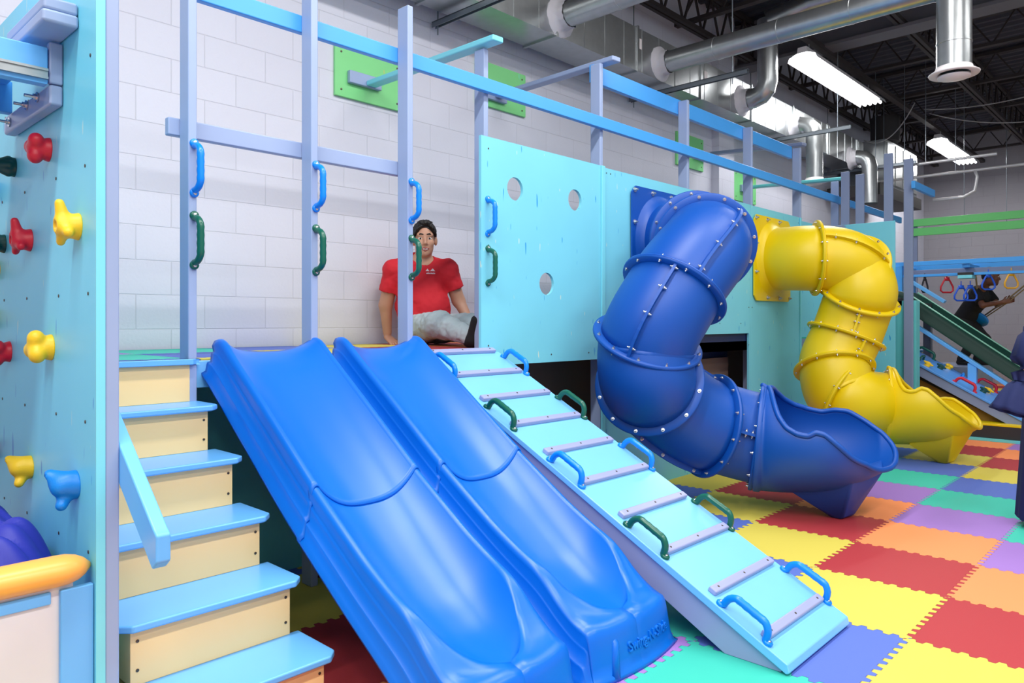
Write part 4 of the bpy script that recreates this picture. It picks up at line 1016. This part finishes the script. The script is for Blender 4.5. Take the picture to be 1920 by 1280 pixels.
def face_parts(P, m, s, parent, mouth_open=True):
    for q in (-1, 1):
        e = sdf([ell(P(q * .031, .0685, .009), (.0145 * s, .0115 * s, .0088 * s), m)], 0.003 * s); tag(e.build('eye', 'eyew', parent, smooth=True), 'white of the eye')
        e = sdf([ell(P(q * .031, .0775, .0095), (.0068 * s, .0045 * s, .0068 * s), m)], 0.0015 * s); tag(e.build('iris', 'iris', parent, smooth=True), 'dark brown iris')
        e = sdf([cap(P(q * .014, .0815, .037), P(q * .03, .081, .0405), .0042 * s, .0045 * s, .003), cap(P(q * .03, .081, .0405), P(q * .049, .069, .034), .0045 * s, .0025 * s, .003)], 0.0018); e.build('eyebrow', 'hair', parent, smooth=True)
    z = -.058
    e = sdf([cap(P(-.024, .0795, z), P(0, .0885, z + .004), .0042 * s, .0052 * s, .004), cap(P(.024, .0795, z), P(0, .0885, z + .004), .0042 * s, .0052 * s, .004)], 0.0018); e.build('upper_lip', 'lip', parent, smooth=True)
    e = sdf([cap(P(-.021, .078, z - .007), P(0, .0855, z - .014), .0042 * s, .0056 * s, .004), cap(P(.021, .078, z - .007), P(0, .0855, z - .014), .0042 * s, .0056 * s, .004)], 0.0018); e.build('lower_lip', 'lip', parent, smooth=True)
    if mouth_open:
        e = sdf([cap(P(-.014, .0855, z - .004), P(.014, .0855, z - .004), .0032 * s)], 0.0015); tag(e.build('teeth', 'eyew', parent, smooth=True), 'white teeth')
def hand_prims(wr, d, palm_n, thumb_side, s=1.0, curl=0.25, spread=0.12):
    """palm and five separate fingers; d = direction of the fingers, palm_n = out of the palm"""
    d = Vector(d).normalized(); pn = Vector(palm_n); pn = (pn - d * pn.dot(d)).normalized(); sd = Vector(thumb_side); sd = (sd - d * sd.dot(d) - pn * sd.dot(pn)).normalized()
    wr = Vector(wr); pr = []
    for q in (-.028, -.010, .010, .028):
        pr.append(cap(wr + sd * q * .55 * s, wr + d * .078 * s + sd * q * s, .016 * s, .0125 * s, k=.014))
    for q, L in ((-.031, .056), (-.0105, .068), (.011, .072), (.032, .064)):
        b = wr + d * .082 * s + sd * q * s; dd = (d + sd * q * 6 * spread).normalized(); a = b; l = L * s
        for j, fr in enumerate((.45, .32, .23)):
            ang = curl * (j + 1) * .8; v = dd * math.cos(ang) + pn * math.sin(ang); e = a + v * l * fr * 1.25
            pr.append(cap(a, e, (.0088 - .001 * j) * s, (.0082 - .001 * j) * s, k=.003)); a = e
    b = wr + d * .02 * s + sd * .03 * s; e = b + (d * .6 + sd * .75 + pn * .25).normalized() * .038 * s; e2 = e + (d * .85 + sd * .35 + pn * (.3 + curl)).normalized() * .032 * s
    pr += [cap(b, e, .0135 * s, .011 * s, k=.01), cap(e, e2, .0105 * s, .009 * s, k=.003)]
    return pr

# --- seated person in the red T-shirt
J = {k: Vector(v) for k, v in dict(head=(3.470, 4.163, 1.855), neck=(3.485, 4.20, 1.735), chest=(3.49, 4.25, 1.585), belly=(3.48, 4.19, 1.36), pelvis=(3.50, 4.20, 1.235),
     shR=(3.325, 4.335, 1.635), elR=(3.300, 4.40, 1.385), wrR=(3.315, 4.40, 1.185), shL=(3.615, 4.075, 1.645), elL=(3.71, 4.06, 1.42), wrL=(3.73, 3.95, 1.25),
     hpR=(3.43, 4.19, 1.215), knR=(3.29, 3.80, 1.245), anR=(3.215, 3.42, 1.175), hpL=(3.56, 4.12, 1.215), knL=(3.50, 3.72, 1.23), anL=(3.42, 3.36, 1.17)).items()}
ff = Vector((-0.60, -0.80, -0.06))
hp, P, hm = head_prims(J['head'], ff, (0.02, 0.05, 1), 1.06)
pr = hp + [cap(J['neck'] + Vector((0, 0, -.05)), J['head'] + Vector((0.01, .02, -.06)), .062, .056, k=.03),
     ell(J['chest'], (.165, .11, .16), [(0.78, -0.62, 0), (0.62, 0.78, 0), (0, 0, 1)], k=.05), ell(J['belly'], (.165, .125, .14), [(0.78, -0.62, 0), (0.62, 0.78, 0), (0, 0, 1)], k=.05),
     ell(J['pelvis'] + Vector((0, 0, 0.01)), (.16, .13, .10), [(0.78, -0.62, 0), (0.62, 0.78, 0), (0, 0, 1)], k=.05),
     cap(J['shR'], J['elR'], .060, .049, k=.05), cap(J['elR'], J['wrR'], .047, .032, k=.02), cap(J['shL'], J['elL'], .060, .048, k=.05), cap(J['elL'], J['wrL'], .046, .03, k=.02),
     cap(J['shR'], J['chest'] + Vector((0, 0, .07)), .06, .08, k=.05), cap(J['shL'], J['chest'] + Vector((0, 0, .07)), .06, .08, k=.05),
     cap(J['hpR'], J['knR'], .09, .06, k=.05), cap(J['knR'], J['anR'], .055, .038, k=.03), cap(J['hpL'], J['knL'], .09, .06, k=.05), cap(J['knL'], J['anL'], .055, .038, k=.03)]
pr += hand_prims(J['wrR'] + Vector((0, -.005, -.035)), (0.0, -0.75, -0.42), (0, -0.35, -1), (1, 0.0, 0), 1.0, curl=0.12, spread=0.5)
pr += hand_prims(J['wrL'], (-.1, -0.6, -0.8), (-.8, 0, .1), (0.2, -1, 0.3), 1.0, curl=0.3)
PS = thing('person', (3.5, 4.2, 1.1), 'person in a red T-shirt and pale trousers sitting on the deck against the block wall', 'person')
sdf(pr, 0.0058).build('body', 'skin', PS, smooth=True)
face_parts(P, hm, 1.06, PS)
# hair: parted curtain cut
s = 1.06
hrp = [ell(P(0, -.022, .052), (.084 * s, .100 * s, .086 * s), hm, k=.01), ell(P(0, .06, .115), (.055, .03, .022), hm, k=.02),
       ell(P(0, .098, .040), (.060, .055, .050), hm, k=.008, sub=True), ell(P(0, .075, -.02), (.078, .06, .06), hm, k=.008, sub=True)]
for q in range(6):   # strands falling from the part to the temples
    u_ = q / 5
    hrp.append(cap(P(-.012 + .010 * q, .066, .118 - .004 * q), P(.052 + .006 * q, .082 - .012 * q, .075 - .012 * q), .011, .008, k=.006))
    hrp.append(cap(P(.052 + .006 * q, .082 - .012 * q, .075 - .012 * q), P(.076, .062 - .012 * q, .030 - .006 * q), .008, .004, k=.006))
for q in range(4):
    hrp.append(cap(P(-.012 - .008 * q, .066, .118 - .004 * q), P(-.054 - .005 * q, .078 - .012 * q, .080 - .012 * q), .011, .008, k=.006))
    hrp.append(cap(P(-.054 - .005 * q, .078 - .012 * q, .080 - .012 * q), P(-.078, .055 - .012 * q, .034 - .004 * q), .008, .004, k=.006))
folds(sdf(hrp, 0.0036).build('hair', 'hair', PS, smooth=True), 0.012, 0.011)
bm_ = [(0.78, -0.62, 0), (0.62, 0.78, 0), (0, 0, 1)]
def sleeve(a, b, fr, r0, r1):
    a = Vector(a); b = Vector(b); e = a + (b - a) * fr
    return cap(a, e + (e - a).normalized() * .03, r0, r1, k=.03, cut=[(tuple(e), tuple((b - a).normalized()))])
sh = [ell(J['chest'], (.205, .130, .18), bm_, k=.05), ell(J['belly'] + Vector((.0, .0, .01)), (.200, .145, .19), bm_, k=.06), ell(J['pelvis'] + Vector((0, 0, .035)), (.178, .145, .10), bm_, k=.04, cut=[((0, 0, 1.20), (0, 0, -1))]),
      cap(J['shR'], J['chest'] + Vector((0, 0, .07)), .074, .095, k=.05), cap(J['shL'], J['chest'] + Vector((0, 0, .07)), .074, .095, k=.05),
      sleeve(J['shR'], J['elR'], .62, .076, .074), sleeve(J['shL'], J['elL'], .62, .074, .070), cap(J['neck'] + Vector((0, 0.01, -.07)), J['neck'] + Vector((0, 0, -.03)), .088, .078, k=.02),
      cap(J['chest'] + Vector((-.16, -.05, -.10)), J['chest'] + Vector((.10, -.16, -.135)), .004, k=.02, sub=True), cap(J['chest'] + Vector((-.12, -.12, -.17)), J['chest'] + Vector((.06, -.18, -.16)), .004, k=.02, sub=True),
      cap(J['neck'] + Vector((-.01, -.012, -.018)), J['neck'] + Vector((-.03, -.04, .07)), .076, .09, k=.008, sub=True)]
shm = sdf(sh, 0.006).build('t_shirt', 'shirt', PS, smooth=True)
# small chest print: two peaks over a line of tiny letters, laid on the cloth
folds(shm, 0.09, 0.022)
bt = BVHTree.FromPolygons([v.co[:] for v in shm.data.vertices], [tuple(p.vertices) for p in shm.data.polygons])
def lay(tris, nm, mt):
    """drape small flat polygons on the shirt front; coordinates are (right, up) metres from the print centre"""
    o0 = J['chest'] + Vector((.055, -.06, .035)); rt = Vector((0.78, -0.62, 0)); dr_ = Vector((0.62, 0.78, 0))
    mb = MB()
    for poly in tris:
        n_ = len(poly); vs = []
        for a, b in poly:
            st_ = o0 + rt * a + Vector((0, 0, b)) - dr_ * 0.4; h_ = bt.ray_cast(st_, dr_)
            if h_[0] is None: return
            vs.append(h_[0] - dr_ * 0.009)
        mb.add(vs, [tuple(range(n_))])
    mb.build(nm, mt, PS)
lay([[(-.036, .008), (-.022, .026), (-.008, .008)], [(-.004, .008), (.016, .028), (.034, .008)], [(-.008, .008), (-.02, .004), (.0, .012)]] , 'shirt_emblem', 'print')
lay([[(-.03 + i * .0065, -.012), (-.0255 + i * .0065, -.012), (-.0255 + i * .0065, -.004 + (i % 3) * .0012), (-.03 + i * .0065, -.004 + (i % 3) * .0012)] for i in range(10)], 'shirt_lettering', 'print')
def leg(a, b, c, r0, r1, r2): return [cap(a, b, r0, r1, k=.04), cap(b, c, r1, r2, k=.03)]
pt = leg(J['hpR'], J['knR'], J['anR'], .112, .088, .060) + leg(J['hpL'], J['knL'], J['anL'], .112, .088, .060) + [ell(J['pelvis'], (.182, .15, .118), bm_, k=.04)]
mbp = sdf(pt, 0.0065); mbp.v = [(x, y, max(z, 1.1015)) for x, y, z in mbp.v]
folds(mbp.build('trousers', 'pants', PS, smooth=True), 0.07, 0.03)
for a, nm in (('R', 0), ('L', 1)):
    an = J['an' + a]; u = Vector((-.08, -.30, .95)).normalized()
    s_ = [cap(an + Vector((0, -.01, -.03)), an + Vector((-.01, -.05, -.028)), .048, .045, k=.02), cap(an + Vector((-.01, -.05, -.02)), an + Vector((-.012, -.055, -.02)) + u * .12, .045, .036, k=.02)]
    e = sdf(s_, 0.005); e.v = [(x, y, max(z, 1.1015)) for x, y, z in e.v]; e.build('shoe', 'black', PS, smooth=True)

# --- climbing person in black on the far side (mid-stride, leaning forward, pulling a rope)
o = Vector((11.9, 2.42, 0.66))
Jb = {k: Vector(v) - Vector((0, 0, 0.055 * min(1, max(0, (v[2] - 0.8) / 0.6)))) + Vector((0.10, 0.02, 0)) for k, v in dict(head=(11.70, 2.17, 1.93), neck=(11.76, 2.25, 1.80), chest=(11.86, 2.36, 1.66), pelvis=(12.02, 2.56, 1.36),
     shN=(11.72, 2.36, 1.73), elN=(11.62, 2.26, 1.545), wrN=(11.58, 2.02, 1.585), shF=(11.98, 2.28, 1.74), elF=(11.9, 2.14, 1.56), wrF=(11.70, 2.0, 1.60),
     hpN=(11.94, 2.56, 1.30), knN=(11.80, 2.40, 1.02), anN=(11.85, 2.56, 0.74), hpF=(12.1, 2.52, 1.30), knF=(12.04, 2.32, 1.04), anF=(12.02, 2.40, 0.74)).items()}
PB = thing('person', (11.9, 2.45, 0.66), 'person in black clothes leaning forward and pulling a rope beyond the green slide', 'person')
hb_, Pb, hmb = head_prims(Jb['head'], (0.25, -0.95, -0.12), (0.1, -0.25, 1), 1.0)
pb = hb_ + [cap(Jb['neck'] + Vector((0.02, .05, -.03)), Jb['head'] + Vector((0.0, .03, -.05)), .052, .048, k=.03), ell(Jb['chest'], (.15, .10, .15), k=.05), cap(Jb['chest'], Jb['pelvis'], .10, .11, k=.05),
      cap(Jb['shN'], Jb['elN'], .046, .038, k=.04), cap(Jb['elN'], Jb['wrN'], .037, .025, k=.02), cap(Jb['shF'], Jb['elF'], .046, .038, k=.04), cap(Jb['elF'], Jb['wrF'], .037, .025, k=.02),
      cap(Jb['hpN'], Jb['knN'], .075, .052, k=.04), cap(Jb['knN'], Jb['anN'], .05, .034, k=.02), cap(Jb['hpF'], Jb['knF'], .075, .052, k=.04), cap(Jb['knF'], Jb['anF'], .05, .034, k=.02)]
pb += hand_prims(Jb['wrN'], (0.1, -0.95, 0.2), (0.9, 0, 0.2), (0, 0.1, 1), .9, curl=0.9) + hand_prims(Jb['wrF'], (-0.1, -0.95, 0.2), (-0.9, 0, 0.2), (0, 0.1, 1), .9, curl=0.9)
sdf(pb, 0.0075).build('body', 'skin2', PB, smooth=True)
face_parts(Pb, hmb, 1.0, PB, False)
sdf([ell(Pb(0, -.03, .05), (.084, .098, .088), hmb, k=.01), ell(Pb(0, -.08, .0), (.06, .04, .05), hmb, k=.02)], 0.007).build('hair', 'hair', PB, smooth=True)
sdf([ell(Jb['chest'], (.172, .125, .17), k=.05), cap(Jb['chest'], Jb['pelvis'] + Vector((0, 0, .0)), .125, .14, k=.05), sleeve(Jb['shN'], Jb['elN'], .75, .066, .062), sleeve(Jb['shF'], Jb['elF'], .75, .066, .062),
     cap(Jb['pelvis'] + Vector((.0, .06, -.02)), Jb['pelvis'] + Vector((.05, .16, -.13)), .09, .07, k=.04)], 0.008).build('t_shirt', 'black', PB, smooth=True)
sdf(leg(Jb['hpN'], Jb['knN'], Jb['anN'], .098, .078, .058) + leg(Jb['hpF'], Jb['knF'], Jb['anF'], .098, .078, .058) + [ell(Jb['pelvis'] + Vector((0, 0, -.04)), (.15, .13, .11), k=.04)], 0.008).build('trousers', 'black', PB, smooth=True)
for a in ('N', 'F'):
    an = Jb['an' + a]; e = sdf([cap(an + Vector((0, .03, -.045)), an + Vector((0, -.14, -.05)), .038, .032, k=.02), cap(an + Vector((0, 0.01, -.01)), an + Vector((0, .01, -.04)), .045, .04, k=.02)], 0.006)
    e.v = [(x, y, max(z, 0.6605)) for x, y, z in e.v]; e.build('shoe', 'black', PB, smooth=True)

# --- person in the navy dress, mostly outside the right edge of the picture
bx, by = 5.54, 0.704
PN = thing('person', (bx, by, 0), 'person in a long navy dress with a bell sleeve, cut off by the right edge', 'person')
Q = lambda x, y, z: Vector((bx, by, 0)) + Vector((0.688, -0.726, 0)) * x + Vector((0.726, 0.688, 0)) * y + Vector((0, 0, z))   # x to the picture's right, y away
fN = Vector((0.688, -0.726, 0)); sN = Vector((0.726, 0.688, 0))
hN, PNl, hmN = head_prims(Q(0.13, 0, 1.42), fN, (0, 0, 1), 0.95)
body = hN + [cap(Q(0.03, 0, 1.22), Q(0.11, 0, 1.36), .05, .046, k=.03), ell(Q(0, 0, 1.12), (.09, .15, .14), [tuple(fN), tuple(sN), (0, 0, 1)], k=.05), cap(Q(0, 0, 1.0), Q(0, 0, .82), .10, .12, k=.05),
      cap(Q(-.07, -.10, 1.18), Q(-.30, -.18, .94), .045, .036, k=.04), cap(Q(-.30, -.18, .94), Q(-.12, -.26, .80), .036, .026, k=.02), cap(Q(0, .15, 1.19), Q(0, .2, .93), .045, .036, k=.04), cap(Q(0, .2, .93), Q(.14, .16, .86), .036, .026, k=.02),
      cap(Q(0, -.08, .8), Q(0.02, -.08, .42), .075, .05, k=.04), cap(Q(0.02, -.08, .42), Q(0, -.08, .07), .048, .034, k=.02), cap(Q(0, .08, .8), Q(.02, .08, .42), .075, .05, k=.04), cap(Q(.02, .08, .42), Q(0, .08, .07), .048, .034, k=.02)]
body += hand_prims(Q(-.12, -.26, .80), fN * .9 + Vector((0, 0, -.1)), sN, (0, 0, 1), .85, curl=.4) + hand_prims(Q(.14, .16, .86), fN, -sN, (0, 0, 1), .85, curl=.4)
sdf(body, 0.008).build('body', 'skin', PN, smooth=True)
face_parts(PNl, hmN, .95, PN, False)
sdf([ell(PNl(0, -.03, .04), (.085, .10, .09), hmN, k=.01), cap(PNl(0, -.09, .0), PNl(0, -.10, -.16), .06, .05, k=.03)], 0.008).build('hair', 'hair', PN, smooth=True)
# dress: pleated lathe skirt and bodice
rows_ = []
for z, rx, ry in [(0.045, .175, .20), (0.06, .185, .21), (.4, .165, .19), (.7, .145, .18), (.86, .125, .16), (.95, .115, .155), (1.05, .115, .165), (1.15, .105, .165), (1.21, .085, .13), (1.245, .058, .075)]:
    rows_.append([Q(math.cos(a) * rx * (1 + .035 * math.sin(a * 11) * max(0, (0.9 - z))), math.sin(a) * ry * (1 + .035 * math.sin(a * 11) * max(0, (.9 - z))), z) for a in [2 * PI * k / 72 for k in range(72)]])
MB().grid(rows_, closed=True).build('dress', 'navy', PN, smooth=True)
def sleeve_mesh(path, nm):
    rws = []
    for (c_, r_, w_) in path:
        rws.append((Vector(c_), r_, w_))
    rr2 = []
    for i, (c_, r_, w_) in enumerate(rws):
        d_ = (rws[min(i + 1, len(rws) - 1)][0] - rws[max(0, i - 1)][0]).normalized(); xa, ya, _ = frame(d_)
        rr2.append([c_ + (xa * math.cos(a) + ya * math.sin(a)) * r_ * (1 + w_ * math.sin(a * 7 + i)) for a in [2 * PI * k / 56 for k in range(56)]])
    m_ = MB().grid(rr2, closed=True).build(nm, 'navy', PN, smooth=True); q_ = m_.modifiers.new('thick', 'SOLIDIFY'); q_.thickness = 0.004
sleeve_mesh([(Q(-.0, -.06, 1.225), .045, 0), (Q(-.10, -.09, 1.21), .078, .01), (Q(-.215, -.13, 1.14), .088, .03), (Q(-.28, -.16, 1.03), .082, .03), (Q(-.30, -.18, .955), .070, .04), (Q(-.305, -.18, .915), .056, .04), (Q(-.308, -.18, .900), .056, .05), (Q(-.32, -.18, .87), .074, .06), (Q(-.35, -.18, .81), .092, .07), (Q(-.38, -.18, .745), .106, .08), (Q(-.385, -.18, .73), .108, .08)], 'sleeve')
sleeve_mesh([(Q(0, .12, 1.235), .045, 0), (Q(0, .16, 1.21), .068, .01), (Q(0, .19, 1.1), .07, .03), (Q(0, .2, .95), .056, .03), (Q(.06, .19, .88), .08, .06), (Q(.10, .18, .86), .09, .07)], 'sleeve')
for sgn in (-1, 1):
    e = sdf([cap(Q(-.02, sgn * .08, .035), Q(.13, sgn * .08, .03), .036, .03, k=.02)], 0.006); e.v = [(x, y, max(z, 0.001)) for x, y, z in e.v]; e.build('shoe', 'black', PN, smooth=True)
